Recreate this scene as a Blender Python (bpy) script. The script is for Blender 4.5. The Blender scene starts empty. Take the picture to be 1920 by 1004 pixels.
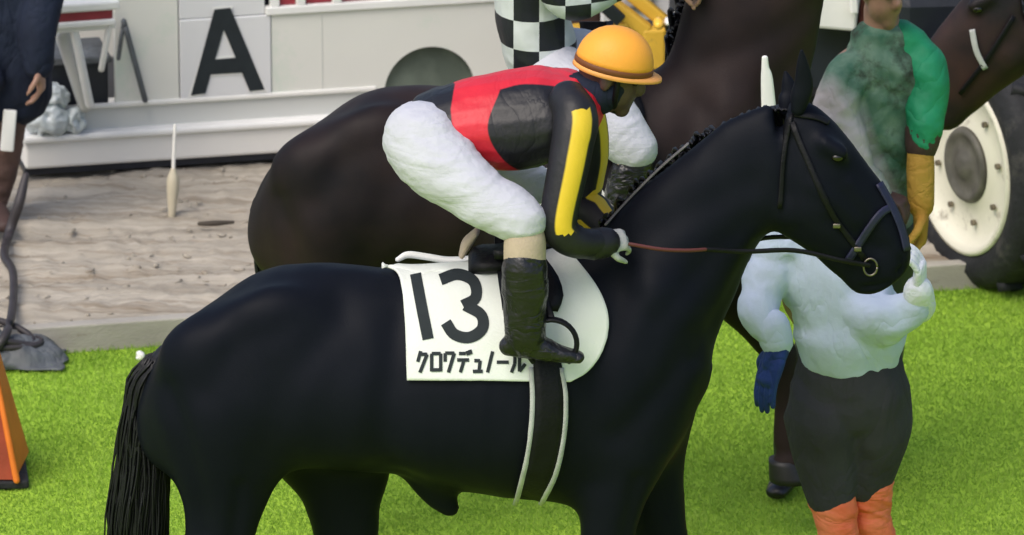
import bpy, bmesh, math, random
import numpy as np
from mathutils import Vector, Matrix, noise
from mathutils.bvhtree import BVHTree

random.seed(7); np.random.seed(7)
scene = bpy.context.scene
COL = scene.collection
R = math.radians

# ------------------------------------------------------------------ camera, sky, sun, exposure
PHI = R(18); DIST = 20.0; ZC = 1.534; SC = 636.0
CAM = Vector((0, -DIST*math.cos(PHI), ZC + DIST*math.sin(PHI)))
FWD = Vector((0, math.cos(PHI), -math.sin(PHI))); UPV = Vector((0, math.sin(PHI), math.cos(PHI)))
cd = bpy.data.cameras.new('camera'); cam = bpy.data.objects.new('camera', cd); COL.objects.link(cam)
cam.location = CAM; cam.rotation_euler = (math.pi/2 - PHI, 0, 0)
cd.sensor_width = 36; cd.lens = 36*DIST/(1920/SC); cd.clip_end = 3000; cd.clip_start = 0.1
cd.dof.use_dof = True; cd.dof.focus_distance = DIST; cd.dof.aperture_fstop = 7.0
scene.camera = cam

SUN_EL, SUN_AZ = R(52), R(-38)          # azimuth from -Y (behind the camera), negative = left
world = bpy.data.worlds.new('World'); scene.world = world; world.use_nodes = True
wn = world.node_tree.nodes; wl = world.node_tree.links
sky = wn.new('ShaderNodeTexSky'); sky.sky_type = 'NISHITA'; sky.sun_disc = False
sky.sun_elevation = SUN_EL
sundir = Vector((math.sin(SUN_AZ)*math.cos(SUN_EL), -math.cos(SUN_AZ)*math.cos(SUN_EL), math.sin(SUN_EL)))
sky.sun_rotation = math.atan2(sundir.x, sundir.y); sky.air_density = 1.0; sky.dust_density = 4.0; sky.ozone_density = 1.0
wl.new(sky.outputs[0], wn['Background'].inputs[0]); wn['Background'].inputs[1].default_value = 0.15
sd = bpy.data.lights.new('sun', 'SUN'); sd.energy = 1.15; sd.angle = R(35); sd.color = (1, 0.965, 0.91)
sun = bpy.data.objects.new('sun', sd); COL.objects.link(sun)
sun.rotation_euler = (-sundir).to_track_quat('-Z', 'Y').to_euler(); sun.location = (-3, -6, 9)
scene.view_settings.view_transform = 'Standard'; scene.view_settings.look = 'None'
scene.view_settings.exposure = 0.30; scene.view_settings.gamma = 1
scene.render.filter_size = 1.9

# ------------------------------------------------------------------ helpers
def P(px, py, Y=0.0):
    a = (px-960)/SC/DIST; b = (502-py)/SC/DIST
    r = FWD + Vector((a, 0, 0)) + UPV*b
    return CAM + r*((Y-CAM.y)/r.y)
def G(px, py, z=0.0):
    a = (px-960)/SC/DIST; b = (502-py)/SC/DIST
    r = FWD + Vector((a, 0, 0)) + UPV*b
    return CAM + r*((z-CAM.z)/r.z)
def ray(px, py):
    return (FWD + Vector(((px-960)/SC/DIST, 0, 0)) + UPV*((502-py)/SC/DIST)).normalized()

def link(name, me, m=None, parent=None, smooth=True):
    o = bpy.data.objects.new(name, me); COL.objects.link(o)
    if m is not None:
        for q in (m if isinstance(m, (list, tuple)) else [m]): me.materials.append(q)
    if smooth and len(me.polygons): me.polygons.foreach_set('use_smooth', [True]*len(me.polygons))
    if parent is not None:
        o.parent = parent; o.matrix_parent_inverse = parent.matrix_basis.inverted()
    return o
def tag(o, label=None, cat=None, group=None, kind=None):
    if label: o['label'] = label
    if cat: o['category'] = cat
    if group: o['group'] = group
    if kind: o['kind'] = kind
    return o
def thing(name, label, cat, loc, group=None, rz=0):
    o = bpy.data.objects.new(name, None); COL.objects.link(o); o.location = loc; o.rotation_euler.z = rz
    o.empty_display_size = 0.1
    return tag(o, label, cat, group)
def bm_obj(name, bm, m, parent=None, smooth=True):
    bmesh.ops.recalc_face_normals(bm, faces=bm.faces[:])
    me = bpy.data.meshes.new(name); bm.to_mesh(me); bm.free()
    return link(name, me, m, parent, smooth)

def catmull(vals, sub):
    """vals: list of numpy vectors -> smooth resampled list"""
    v = [np.asarray(x, float) for x in vals]; n = len(v)
    if n < 3 or sub <= 1: 
        out = []
        for i in range(n-1):
            for k in range(sub): out.append(v[i]+(v[i+1]-v[i])*k/sub)
        return out+[v[-1]]
    out = []
    for i in range(n-1):
        p0 = v[i-1] if i else 2*v[0]-v[1]; p1 = v[i]; p2 = v[i+1]; p3 = v[i+2] if i+2 < n else 2*v[-1]-v[-2]
        for k in range(sub):
            t = k/sub
            out.append(0.5*((2*p1)+(-p0+p2)*t+(2*p0-5*p1+4*p2-p3)*t*t+(-p0+3*p1-3*p2+p3)*t**3))
    return out+[v[-1]]

def add_rings(bm, rings, cap=True, closed=True):
    vr = [[bm.verts.new(p) for p in r] for r in rings]
    n = len(vr[0])
    for a, b in zip(vr[:-1], vr[1:]):
        for i in range(n if closed else n-1):
            j = (i+1) % n
            bm.faces.new((a[i], a[j], b[j], b[i]))
    if cap:
        bm.faces.new(vr[0][::-1]); bm.faces.new(vr[-1])
    return vr

def chain(bm, pts, rads, n=16, ref=(0, 1, 0), sub=4, round_ends=True):
    """tapered limb: pts list of vectors, rads list of r or (r along ref, r across)"""
    rr = [(r, r) if not isinstance(r, (tuple, list)) else r for r in rads]
    d = catmull([np.array([p[0], p[1], p[2], r[0], r[1]]) for p, r in zip(pts, rr)], sub)
    C = [Vector(x[:3]) for x in d]; Rr = [(max(x[3], .002), max(x[4], .002)) for x in d]
    ref = Vector(ref).normalized(); m = len(C); T = []
    for i in range(m):
        t = C[min(i+1, m-1)]-C[max(i-1, 0)]
        T.append(t.normalized() if t.length > 1e-9 else Vector((0, 0, 1)))
    rings = []
    def ring(c, t, ra, rb):
        e1 = ref - t*ref.dot(t)
        if e1.length < .05: e1 = Vector((1, 0, 0)) - t*t.x
        e1.normalize(); e2 = t.cross(e1)
        return [c+e1*(ra*math.cos(2*math.pi*k/n))+e2*(rb*math.sin(2*math.pi*k/n)) for k in range(n)]
    if round_ends:
        r0 = min(Rr[0])
        for a in (78, 55, 30):
            s = math.cos(R(a)); rings.append(ring(C[0]-T[0]*(r0*math.sin(R(a))), T[0], Rr[0][0]*s, Rr[0][1]*s))
    for c, t, q in zip(C, T, Rr): rings.append(ring(c, t, *q))
    if round_ends:
        r1 = min(Rr[-1])
        for a in (30, 55, 78):
            s = math.cos(R(a)); rings.append(ring(C[-1]+T[-1]*(r1*math.sin(R(a))), T[-1], Rr[-1][0]*s, Rr[-1][1]*s))
    add_rings(bm, rings)

def ball(bm, c, r, seg=16, rot=None):
    """ellipsoid"""
    r = (r, r, r) if not isinstance(r, (tuple, list)) else r
    M = Matrix.Translation(Vector(c)) @ (rot.to_4x4() if rot else Matrix.Identity(4)) @ Matrix.Diagonal((r[0], r[1], r[2], 1))
    bmesh.ops.create_uvsphere(bm, u_segments=seg, v_segments=max(8, seg*2//3), radius=1, matrix=M)

def box(bm, c, s, rz=0, rx=0, ry=0, bev=0):
    M = Matrix.Translation(Vector(c)) @ Matrix.Rotation(rz, 4, 'Z') @ Matrix.Rotation(ry, 4, 'Y') @ Matrix.Rotation(rx, 4, 'X') @ Matrix.Diagonal((s[0], s[1], s[2], 1))
    g = bmesh.ops.create_cube(bm, size=1, matrix=M)
    if bev:
        es = list({e for v in g['verts'] for e in v.link_edges})
        bmesh.ops.bevel(bm, geom=es, offset=bev, segments=2, affect='EDGES', profile=.5)

def bake(bm, voxel, smooth=4, fac=.5):
    """union of closed shells -> one continuous surface"""
    bmesh.ops.recalc_face_normals(bm, faces=bm.faces[:])
    me = bpy.data.meshes.new('tmp'); bm.to_mesh(me); bm.free()
    o = bpy.data.objects.new('tmp', me); COL.objects.link(o)
    rm = o.modifiers.new('r', 'REMESH'); rm.mode = 'VOXEL'; rm.voxel_size = voxel; rm.adaptivity = 0
    if smooth:
        sm = o.modifiers.new('s', 'SMOOTH'); sm.iterations = smooth; sm.factor = fac
    dg = bpy.context.evaluated_depsgraph_get()
    out = bpy.data.meshes.new_from_object(o.evaluated_get(dg))
    bpy.data.objects.remove(o); bpy.data.meshes.remove(me)
    return out
def verts_of(me):
    a = np.empty(len(me.vertices)*3, np.float32); me.vertices.foreach_get('co', a); return a.reshape(-1, 3)
def set_verts(me, a):
    me.vertices.foreach_set('co', a.astype(np.float32).ravel()); me.update()
def normals_of(me):
    a = np.empty(len(me.vertices)*3, np.float32); me.vertices.foreach_get('normal', a); return a.reshape(-1, 3)
def wrinkle(me, amp, scale, seed=0, ridged=True):
    """push vertices along normals by stretched noise; scale = (sx,sy,sz)"""
    co = verts_of(me); no = normals_of(me); d = np.empty(len(co))
    for i, c in enumerate(co):
        q = Vector((c[0]*scale[0]+seed, c[1]*scale[1], c[2]*scale[2]))
        v = noise.noise(q)+.5*noise.noise(q*2.1)
        d[i] = (1-abs(v)*2.2)-.45 if ridged else v
    set_verts(me, co+no*(d*amp)[:, None])
def folds(me, axis, wl, amp, seed=0, warp=2.2, cover=.0, ns=3.0):
    """cloth creases: warped bands across an axis, strong in some places and absent in others"""
    co = verts_of(me); no = normals_of(me); ax = Vector(axis).normalized(); d = np.zeros(len(co))
    for i, c in enumerate(co):
        p = Vector(c); m = noise.noise(p*ns+Vector((seed*1.3+9, seed, 1)))+.25+cover
        if m <= 0: continue
        q = p*5+ax*(p.dot(ax)*(.75/wl-5))+Vector((seed*2.1, seed, seed*.7)); q = q+Vector((0, 0, 1))*(warp*.25*noise.noise(p*4))
        v = noise.noise(q); w = noise.noise(q*1.9+Vector((4, 4, 4)))
        d[i] = amp*min(1, m*1.8)*(1.1*v-abs(w)*.6)
    set_verts(me, co+no*d[:, None])
def attr(me, name, vals):
    at = me.attributes.new(name, 'FLOAT', 'POINT'); at.data.foreach_set('value', np.asarray(vals, np.float32))

def in_poly_sd(x, y, poly):
    """signed distance to polygon (negative inside), vectorised"""
    d = np.full(len(x), 1e18); inside = np.zeros(len(x), bool); n = len(poly)
    for i in range(n):
        ax, ay = poly[i]; bx, by = poly[(i+1) % n]
        ex, ey = bx-ax, by-ay; wx, wy = x-ax, y-ay
        t = np.clip((wx*ex+wy*ey)/(ex*ex+ey*ey), 0, 1)
        d = np.minimum(d, (wx-ex*t)**2+(wy-ey*t)**2)
        c = ((ay <= y) & (by > y)) | ((by <= y) & (ay > y))
        with np.errstate(divide='ignore', invalid='ignore'):
            inside ^= c & (x < ax+(y-ay)*ex/(ey if ey else 1e-9))
    d = np.sqrt(d); return np.where(inside, -d, d)

# ------------------------------------------------------------------ materials
def mat(name, col, rough=.6, var=.12, vscale=6, bump=.0, bscale=80, spec=.5, metal=0, sheen=0, coat=0, col2=None, stretch=None, dirt_or_reflection=None):
    m = bpy.data.materials.new(name); m.use_nodes = True; nt = m.node_tree; N = nt.nodes; L = nt.links
    b = N['Principled BSDF']; b.inputs['Roughness'].default_value = rough; b.inputs['Metallic'].default_value = metal
    b.inputs['Specular IOR Level'].default_value = spec
    if sheen: b.inputs['Sheen Weight'].default_value = sheen; b.inputs['Sheen Roughness'].default_value = .4
    if coat: b.inputs['Coat Weight'].default_value = coat; b.inputs['Coat Roughness'].default_value = .1
    tc = N.new('ShaderNodeTexCoord'); src = tc.outputs['Object']
    if stretch:
        mp = N.new('ShaderNodeMapping'); mp.inputs['Scale'].default_value = stretch; L.new(src, mp.inputs[0]); src = mp.outputs[0]
    nz = N.new('ShaderNodeTexNoise'); nz.inputs['Scale'].default_value = vscale; nz.inputs['Detail'].default_value = 6; L.new(src, nz.inputs['Vector'])
    rp = N.new('ShaderNodeValToRGB'); c = Vector(col[:3]); c2 = Vector(col2[:3]) if col2 else c*(1+var)
    lo = c if col2 else c*(1-var)
    rp.color_ramp.elements[0].position = .33; rp.color_ramp.elements[0].color = (*lo, 1)
    rp.color_ramp.elements[1].position = .67; rp.color_ramp.elements[1].color = (*c2, 1)
    L.new(nz.outputs[0], rp.inputs[0]); out = rp.outputs[0]
    if dirt_or_reflection:
        n2 = N.new('ShaderNodeTexNoise'); n2.inputs['Scale'].default_value = dirt_or_reflection[1]; n2.inputs['Detail'].default_value = 9; n2.inputs['Roughness'].default_value = .7
        L.new(src, n2.inputs['Vector'])
        r2 = N.new('ShaderNodeValToRGB'); r2.color_ramp.elements[0].position = dirt_or_reflection[2]; r2.color_ramp.elements[1].position = dirt_or_reflection[2]+.18
        L.new(n2.outputs[0], r2.inputs[0])
        mx = N.new('ShaderNodeMix'); mx.data_type = 'RGBA'; mx.inputs[7].default_value = (*dirt_or_reflection[0], 1)
        L.new(r2.outputs[0], mx.inputs[0]); L.new(out, mx.inputs[6]); out = mx.outputs[2]
    L.new(out, b.inputs['Base Color'])
    if bump:
        n3 = N.new('ShaderNodeTexNoise'); n3.inputs['Scale'].default_value = bscale; n3.inputs['Detail'].default_value = 5; L.new(src, n3.inputs['Vector'])
        bp = N.new('ShaderNodeBump'); bp.inputs['Strength'].default_value = bump; bp.inputs['Distance'].default_value = .01
        L.new(n3.outputs[0], bp.inputs['Height']); L.new(bp.outputs[0], b.inputs['Normal'])
    return m
def two_tone(m, attrname, col_in, soft=.002, invert=False):
    """paint col_in where the stored signed distance is negative"""
    nt = m.node_tree; N = nt.nodes; L = nt.links; b = N['Principled BSDF']
    old = b.inputs['Base Color'].links[0].from_socket
    a = N.new('ShaderNodeAttribute'); a.attribute_name = attrname
    mr = N.new('ShaderNodeMapRange'); mr.inputs[1].default_value = -soft; mr.inputs[2].default_value = soft
    mr.inputs[3].default_value = 1; mr.inputs[4].default_value = 0; L.new(a.outputs['Fac'], mr.inputs[0])
    mx = N.new('ShaderNodeMix'); mx.data_type = 'RGBA'; mx.inputs[7].default_value = (*col_in, 1)
    L.new(mr.outputs[0], mx.inputs[0]); L.new(old, mx.inputs[6]); L.new(mx.outputs[2], b.inputs['Base Color'])
    return m

M = dict(
 coat_black=mat('black_coat', (.0045, .0058, .0105), .5, .35, 3, .08, 220, .075, col2=(.0065, .0078, .0125)),
 coat_bay=mat('dark_bay_coat', (.008, .0072, .009), .52, .3, 2.6, .08, 220, .12, col2=(.030, .0195, .019)),
 coat_brown=mat('brown_coat', (.012, .010, .012), .55, .3, 5, .12, 200, .22, col2=(.05, .025, .021)),
 hair=mat('black_hair', (.006, .006, .009), .5, .2, 30, .2, 150, .4),
 hoof=mat('hoof_horn', (.010, .010, .011), .5, .2, 20),
 eye=mat('dark_eye', (.006, .004, .003), .22, .1, 20, spec=.7),
 breeches=mat('white_breeches', (.52, .53, .59), .8, .05, 9, .35, 45, .25, sheen=.1),
 skin=mat('skin', (.30, .17, .12), .5, .08, 20, .1, 90),
 skin_shaded=mat('shaded_skin', (.075, .042, .036), .5, .1, 20, .1, 90),  # shadow on the jockey's face put into the skin colour
 stocking=mat('beige_stocking', (.46, .37, .28), .75, .06, 25, .2, 120, .2),
 boot=mat('black_boot', (.009, .009, .011), .32, .3, 18, .35, 40, .5),
 cap=mat('orange_cap', (.86, .37, .045), .5, .05, 9, .1, 140, .35),
 capband=mat('cap_band', (.16, .05, .012), .6, .1, 9),
 cappeak=mat('cap_peak', (.80, .36, .09), .55, .08, 9),
 silks=mat('red_silks', (.60, .018, .035), .45, .1, 10, .15, 60, .4),
 sleeve_black=mat('black_sleeve', (.010, .010, .014), .5, .2, 10, .15, 60, .4),
 sleeve_yellow=mat('yellow_sleeve', (.72, .50, .035), .5, .06, 10, .15, 60, .35),
 glove_white=mat('white_glove', (.66, .69, .74), .8, .06, 20, .2, 90, .2),
 glove_blue=mat('blue_glove', (.012, .035, .16), .65, .2, 16, .2, 90, .3),
 glove_yellow=mat('mustard_glove', (.40, .21, .035), .75, .2, 9, .3, 70, .2, col2=(.50, .30, .06)),
 cloth=mat('saddle_cloth', (.70, .73, .69), .8, .035, 5, .15, 120, .2),
 ink=mat('dark_print', (.022, .028, .032), .75, .1, 20, spec=.2),
 leather=mat('black_leather', (.004, .004, .006), .5, .3, 20, .2, 90, .22),
 webbing=mat('pale_webbing', (.42, .43, .42), .75, .1, 20, .2, 150, .2),
 steel=mat('steel', (.20, .18, .15), .45, .1, 20, metal=1),
 red_strap=mat('red_strap', (.09, .018, .018), .6, .1, 20),
 grey_strap=mat('grey_strap', (.11, .105, .11), .6, .15, 20),
 blue_band=mat('blue_band', (.008, .009, .04), .6, .2, 20),
 shirt=mat('pale_blue_shirt', (.46, .54, .67), .85, .05, 7, .2, 70, .2),
 navy=mat('navy_cloth', (.012, .017, .034), .8, .25, 8, .2, 70, .2),
 trousers=mat('charcoal_trousers', (.042, .041, .050), .8, .15, 6, .25, 55, .2),
 orange=mat('orange_boot', (.82, .15, .07), .7, .15, 7, .3, 40, .25, col2=(.90, .25, .13)),
 lit_orange_panel=mat('lit_orange_panel', (.78, .20, .03), .55, .1, 10, .1, 60, .3),
 red_panel=mat('shaded_orange_panel', (.30, .055, .025), .65, .15, 10, .15, 60, .3),  # marker's shaded faces, shade put into the colour
 rubber=mat('black_rubber', (.018, .019, .022), .7, .25, 14, .4, 50, .3, dirt_or_reflection=((.07, .065, .06), 7, .55)),
 rim=mat('cream_rim', (.68, .66, .55), .5, .04, 6, .08, 60, .4, dirt_or_reflection=((.16, .13, .09), 8, .56)),
 arch_reflection=mat('grey_green_reflection', (.09, .11, .09), .8, .3, 6, .3, 30, .2, col2=(.16, .19, .155)),
 hub=mat('dirty_hub', (.10, .095, .08), .6, .3, 12, .2, 60, .4),
 bolt=mat('bolt_steel', (.22, .19, .14), .5, .2, 30, metal=.6),
 van=mat('off_white_paint', (.70, .70, .655), .38, .03, 1.5, .03, 12, .5, dirt_or_reflection=((.50, .63, .52), 1.3, .50)),  # green patches: dirt streaks plus a green reflection painted into the body colour
 van_panel=mat('grey_white_panel', (.68, .685, .70), .42, .03, 2, .03, 12, .45),
 van_grey=mat('grey_panel', (.56, .57, .55), .5, .05, 2, .04, 12, .4, dirt_or_reflection=((.36, .36, .33), 5, .66)),
 van_skirt=mat('white_skirt', (.76, .75, .715), .45, .04, 3, .05, 20, .4, dirt_or_reflection=((.60, .57, .52), 4, .63)),
 maroon=mat('maroon', (.26, .025, .04), .5, .15, 10),
 white_paint=mat('white_paint', (.80, .80, .78), .45, .04, 8, dirt_or_reflection=((.5, .47, .42), 9, .68)),
 dark_metal=mat('dark_machine_paint', (.011, .014, .022), .45, .3, 6, .1, 40, .45),
 dark_red=mat('dark_red_paint', (.13, .03, .028), .5, .3, 8),
 yellow_paint=mat('yellow_paint', (.66, .40, .05), .45, .12, 6, .1, 40, .4, dirt_or_reflection=((.16, .10, .06), 6, .58)),
 glass=mat('dim_glass', (.05, .055, .06), .08, .1, 5, spec=.7),
 lamp=mat('amber_lens', (.85, .50, .06), .2, .1, 20),
 plastic=mat('clear_plastic', (.50, .56, .58), .25, .2, 14, .5, 20, .6, col2=(.62, .68, .70)),
 tarp=mat('grey_tarp', (.10, .11, .12), .55, .3, 8, .3, 30, .4),
 hose=mat('dark_hose', (.035, .03, .033), .55, .2, 14),
 kerb=mat('weathered_kerb', (.36, .34, .30), .85, .1, 5, .3, 60, .2, dirt_or_reflection=((.22, .19, .15), 8, .58), stretch=(1, 1, 3)),
 post=mat('cream_post', (.52, .47, .35), .6, .06, 8),
 wood=mat('dark_stick', (.05, .04, .03), .8, .2, 10, .3, 40),
 stone=mat('white_stone', (.75, .74, .72), .8, .1, 10, .2, 40),
 green=mat('green_jacket', (.01, .21, .09), .6, .15, 9, .2, 50, .35, col2=(.02, .30, .14)),
 poncho=mat('pale_poncho', (.38, .35, .35), .55, .15, 9, .25, 40, .35, col2=(.46, .42, .43), dirt_or_reflection=((.05, .17, .095), 11, .53)),
 camo=mat('camouflage_cloth', (.045, .13, .085), .75, .2, 14, .2, 50, .25, col2=(.16, .26, .19), dirt_or_reflection=((.035, .04, .03), 8, .48)),
 towel=mat('pinkish_towel', (.42, .37, .375), .9, .1, 8, .4, 70, .1, col2=(.62, .57, .575)),
 cuff=mat('brown_cuff', (.055, .03, .026), .7, .2, 14),
 brown_trousers=mat('brown_trousers', (.09, .05, .04), .8, .3, 10, .2, 50),
)
# two-coloured fabrics
def crease(m, scale, stretch, strength, dist=.02):
    """soft cloth creases as relief: ridged, stretched noise added to the fine weave bump"""
    nt = m.node_tree; N = nt.nodes; L = nt.links; b = N['Principled BSDF']
    tc = N.new('ShaderNodeTexCoord'); mp = N.new('ShaderNodeMapping'); mp.inputs['Scale'].default_value = stretch; mp.inputs['Rotation'].default_value = (0, .35, 0); L.new(tc.outputs['Object'], mp.inputs[0])
    nz = N.new('ShaderNodeTexNoise'); nz.inputs['Scale'].default_value = scale; nz.inputs['Detail'].default_value = 3; nz.inputs['Distortion'].default_value = .6; L.new(mp.outputs[0], nz.inputs['Vector'])
    a1 = N.new('ShaderNodeMath'); a1.operation = 'SUBTRACT'; a1.inputs[1].default_value = .5; L.new(nz.outputs[0], a1.inputs[0])
    a2 = N.new('ShaderNodeMath'); a2.operation = 'ABSOLUTE'; L.new(a1.outputs[0], a2.inputs[0])
    a3 = N.new('ShaderNodeMath'); a3.operation = 'POWER'; a3.inputs[1].default_value = .6; L.new(a2.outputs[0], a3.inputs[0])
    bp = N.new('ShaderNodeBump'); bp.inputs['Strength'].default_value = strength*.55; bp.inputs['Distance'].default_value = dist; L.new(a3.outputs[0], bp.inputs['Height'])
    old = b.inputs['Normal'].links
    if old: L.new(old[0].from_socket, bp.inputs['Normal'])
    L.new(bp.outputs[0], b.inputs['Normal'])
crease(M['breeches'], 4.5, (.8, 1, 3.6), .30, .03); crease(M['shirt'], 3.6, (1.7, 1, .9), .55, .05); crease(M['trousers'], 5, (1.6, 1, .8), .6, .04); crease(M['silks'], 4.5, (1.8, 1, .9), .4, .03)
crease(M['orange'], 7, (1, 1, 2.2), .8, .04); crease(M['towel'], 6, (1.5, 1, 1), .8, .05); crease(M['camo'], 4, (1.5, 1, 1.2), .6, .05); crease(M['green'], 4, (1.2, 1, 1.4), .6, .05); crease(M['cloth'], 4, (1, 1, .8), .25, .03); crease(M['boot'], 6, (1, 1, 2.2), .7, .04)
crease(M['navy'], 5, (1.6, 1, .8), .7, .05); crease(M['glove_yellow'], 10, (1, 1, 1.5), .7, .03); crease(M['glove_white'], 12, (1, 1, 1), .7, .03); crease(M['glove_blue'], 9, (1.6, 1, .8), .8, .04); crease(M['tarp'], 6, (1, 1, 1), .9, .05)
two_tone(M['camo'], 'pale', (.50, .455, .46), .03)
two_tone(M['silks'], 'patch', (.010, .010, .014))

# ================================================================== SETTING
YAW = math.atan2(.225, 1)
EX = Vector((math.cos(YAW), math.sin(YAW), 0)); EY = Vector((-math.sin(YAW), math.cos(YAW), 0))
K0 = G(60, 668)                                      # foot of the kerb, left
SAND_Z = .095
def kerb_y(x): return K0.y + (x-K0.x)*math.tan(YAW)

def grass_floor_mat():
    m = mat('turf', (.30, .49, .05), .9, .2, 3, .5, 60, .1, col2=(.37, .56, .06)); return m
M['turf'] = grass_floor_mat()
bm = bmesh.new()
bmesh.ops.create_grid(bm, x_segments=60, y_segments=60, size=600)
tag(bm_obj('ground', bm, M['turf'], smooth=False), kind='structure')

# grass blades: one mass nobody could count
def blades(n, x0, x1, y0, y1, hmin, hmax, w):
    x = np.random.uniform(x0, x1, n); y = np.random.uniform(y0, y1, n)
    keep = y < K0.y+(x-K0.x)*math.tan(YAW)-.005; x = x[keep]; y = y[keep]; n = len(x)
    cl = np.array([1.2*noise.noise(Vector((a*1.3, b*1.3, 0)))+.8*noise.noise(Vector((a*5.2, b*5.2, 3)))+.3*noise.noise(Vector((a*16, b*16, 6))) for a, b in zip(x, y)])
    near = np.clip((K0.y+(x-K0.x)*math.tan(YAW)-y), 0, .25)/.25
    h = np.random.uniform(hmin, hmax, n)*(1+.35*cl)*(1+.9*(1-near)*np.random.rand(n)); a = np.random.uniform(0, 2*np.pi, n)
    lean = np.random.uniform(.2, .9, n)*h; la = np.random.uniform(0, 2*np.pi, n)
    ww = w*np.random.uniform(.6, 1.3, n)
    V = np.zeros((n, 3, 3)); V[:, 0, 0] = x-np.cos(a)*ww; V[:, 0, 1] = y-np.sin(a)*ww
    V[:, 1, 0] = x+np.cos(a)*ww; V[:, 1, 1] = y+np.sin(a)*ww
    V[:, 2, 0] = x+np.cos(la)*lean; V[:, 2, 1] = y+np.sin(la)*lean; V[:, 2, 2] = h
    V[:, :2, 2] = .001
    me = bpy.data.meshes.new('grass'); me.vertices.add(n*3); me.loops.add(n*3); me.polygons.add(n)
    me.vertices.foreach_set('co', V.ravel().astype(np.float32)); me.loops.foreach_set('vertex_index', np.arange(n*3, dtype=np.int32))
    me.polygons.foreach_set('loop_start', np.arange(0, n*3, 3, dtype=np.int32)); me.update()
    attr(me, 'tone', np.repeat(np.clip(.5+.28*cl-.35*(1-near)+np.random.normal(0, .08, n), 0, 1), 3))  # blades darken toward the kerb: the shadow at its foot painted in
    return me
gm = bpy.data.materials.new('grass_blade'); gm.use_nodes = True; N = gm.node_tree.nodes; L = gm.node_tree.links
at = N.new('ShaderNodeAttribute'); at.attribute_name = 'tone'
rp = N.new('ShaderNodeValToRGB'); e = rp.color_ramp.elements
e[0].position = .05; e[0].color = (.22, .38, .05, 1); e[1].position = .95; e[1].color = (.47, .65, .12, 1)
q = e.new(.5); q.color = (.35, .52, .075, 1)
L.new(at.outputs['Fac'], rp.inputs[0]); b = N['Principled BSDF']; L.new(rp.outputs[0], b.inputs['Base Color'])
b.inputs['Roughness'].default_value = .55; b.inputs['Specular IOR Level'].default_value = .25
tr = N.new('ShaderNodeBsdfTranslucent'); L.new(rp.outputs[0], tr.inputs[0]); ms = N.new('ShaderNodeMixShader'); ms.inputs[0].default_value = .45
L.new(b.outputs[0], ms.inputs[1]); L.new(tr.outputs[0], ms.inputs[2]); L.new(ms.outputs[0], N['Material Output'].inputs[0])
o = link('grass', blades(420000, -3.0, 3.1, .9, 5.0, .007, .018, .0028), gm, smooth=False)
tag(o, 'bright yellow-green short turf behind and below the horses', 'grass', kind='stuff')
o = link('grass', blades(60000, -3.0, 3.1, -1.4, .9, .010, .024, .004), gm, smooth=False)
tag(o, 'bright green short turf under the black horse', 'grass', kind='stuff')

for xa, xb in ((-7, -3.0), (3.1, 7)):
    o = link('grass', blades(90000, xa, xb, -1.4, 6.5, .009, .02, .005), gm, smooth=False); tag(o, 'short green turf beyond the frame beside the horses', 'grass', kind='stuff')
# sand track behind the kerb
def sand_mat():
    m = mat('sand', (.33, .295, .24), .95, .1, 6, .7, 50, .1, col2=(.50, .455, .38), dirt_or_reflection=((.20, .15, .10), 3.4, .52), stretch=(.30, 4.2, 1))
    return m
M['sand'] = sand_mat()
nu, nv = 420, 240; Wd, Dp = 7.6, 5.2
vs = []; fs = []
org = Vector((K0.x-1.6, kerb_y(K0.x-1.6), 0))+EY*.05
for j in range(nv+1):
    for i in range(nu+1):
        u = i/nu*Wd; v = (j/nv)**1.3*Dp
        rip = .013*math.sin(v*24+2.2*noise.noise(Vector((u*.9, v*1.1, 0)))*3)*(.5+.5*noise.noise(Vector((u*.5, v*2, 5))))
        rut = -.02*math.exp(-((v-.55-.04*math.sin(u*1.3))/.06)**2)-.018*math.exp(-((v-1.05-.05*math.sin(u))/.05)**2)+.02*math.exp(-((v-.2)/.07)**2)
        lump = .012*noise.noise(Vector((u*4, v*11, 1)))+.011*noise.noise(Vector((u*11, v*26, 2)))+.010*noise.noise(Vector((u*26, v*40, 4)))
        z = SAND_Z-.012+(rip+rut+lump)*min(1, v*6)
        p = org+EX*u+EY*v; vs.append((p.x, p.y, z))
for j in range(nv):
    for i in range(nu):
        a = j*(nu+1)+i; fs.append((a, a+1, a+nu+2, a+nu+1))
me = bpy.data.meshes.new('sand_track'); me.from_pydata(vs, [], fs)
tag(link('sand_track', me, M['sand']), kind='structure')
bm = bmesh.new(); c = org+EX*100*0+EY*(Dp+150)+EX*(Wd/2)
box(bm, (c.x, c.y, SAND_Z/2-.012), (300, 300, SAND_Z), rz=YAW)
for u0, u1 in ((-150, -.002), (Wd+.002, 150)):
    c = org+EX*((u0+u1)/2)+EY*(Dp/2-.002); box(bm, (c.x, c.y, SAND_Z/2-.012), (u1-u0, Dp, SAND_Z), rz=YAW)
tag(bm_obj('sand_ground', bm, M['sand'], smooth=False), kind='structure')
# clods and grains on the sand
rs = random.Random(11); bm = bmesh.new()
for k in range(700):
    u = rs.uniform(1.0, 4.2); v = rs.uniform(.05, 2.4)**1.0; p = org+EX*u+EY*v; r = rs.choice((.004, .005, .006, .008, .011))*rs.uniform(.6, 1.2)
    M_ = Matrix.Translation((p.x, p.y, SAND_Z-.008)) @ Matrix.Rotation(rs.uniform(0, 6), 4, 'Z') @ Matrix.Diagonal((r*rs.uniform(1, 3.2), r, r*.6, 1))
    bmesh.ops.create_icosphere(bm, subdivisions=1, radius=1, matrix=M_)
o = bm_obj('sand_clods', bm, M['sand']); tag(o, 'small clods scattered over the sand track', 'clods', kind='stuff')
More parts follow.
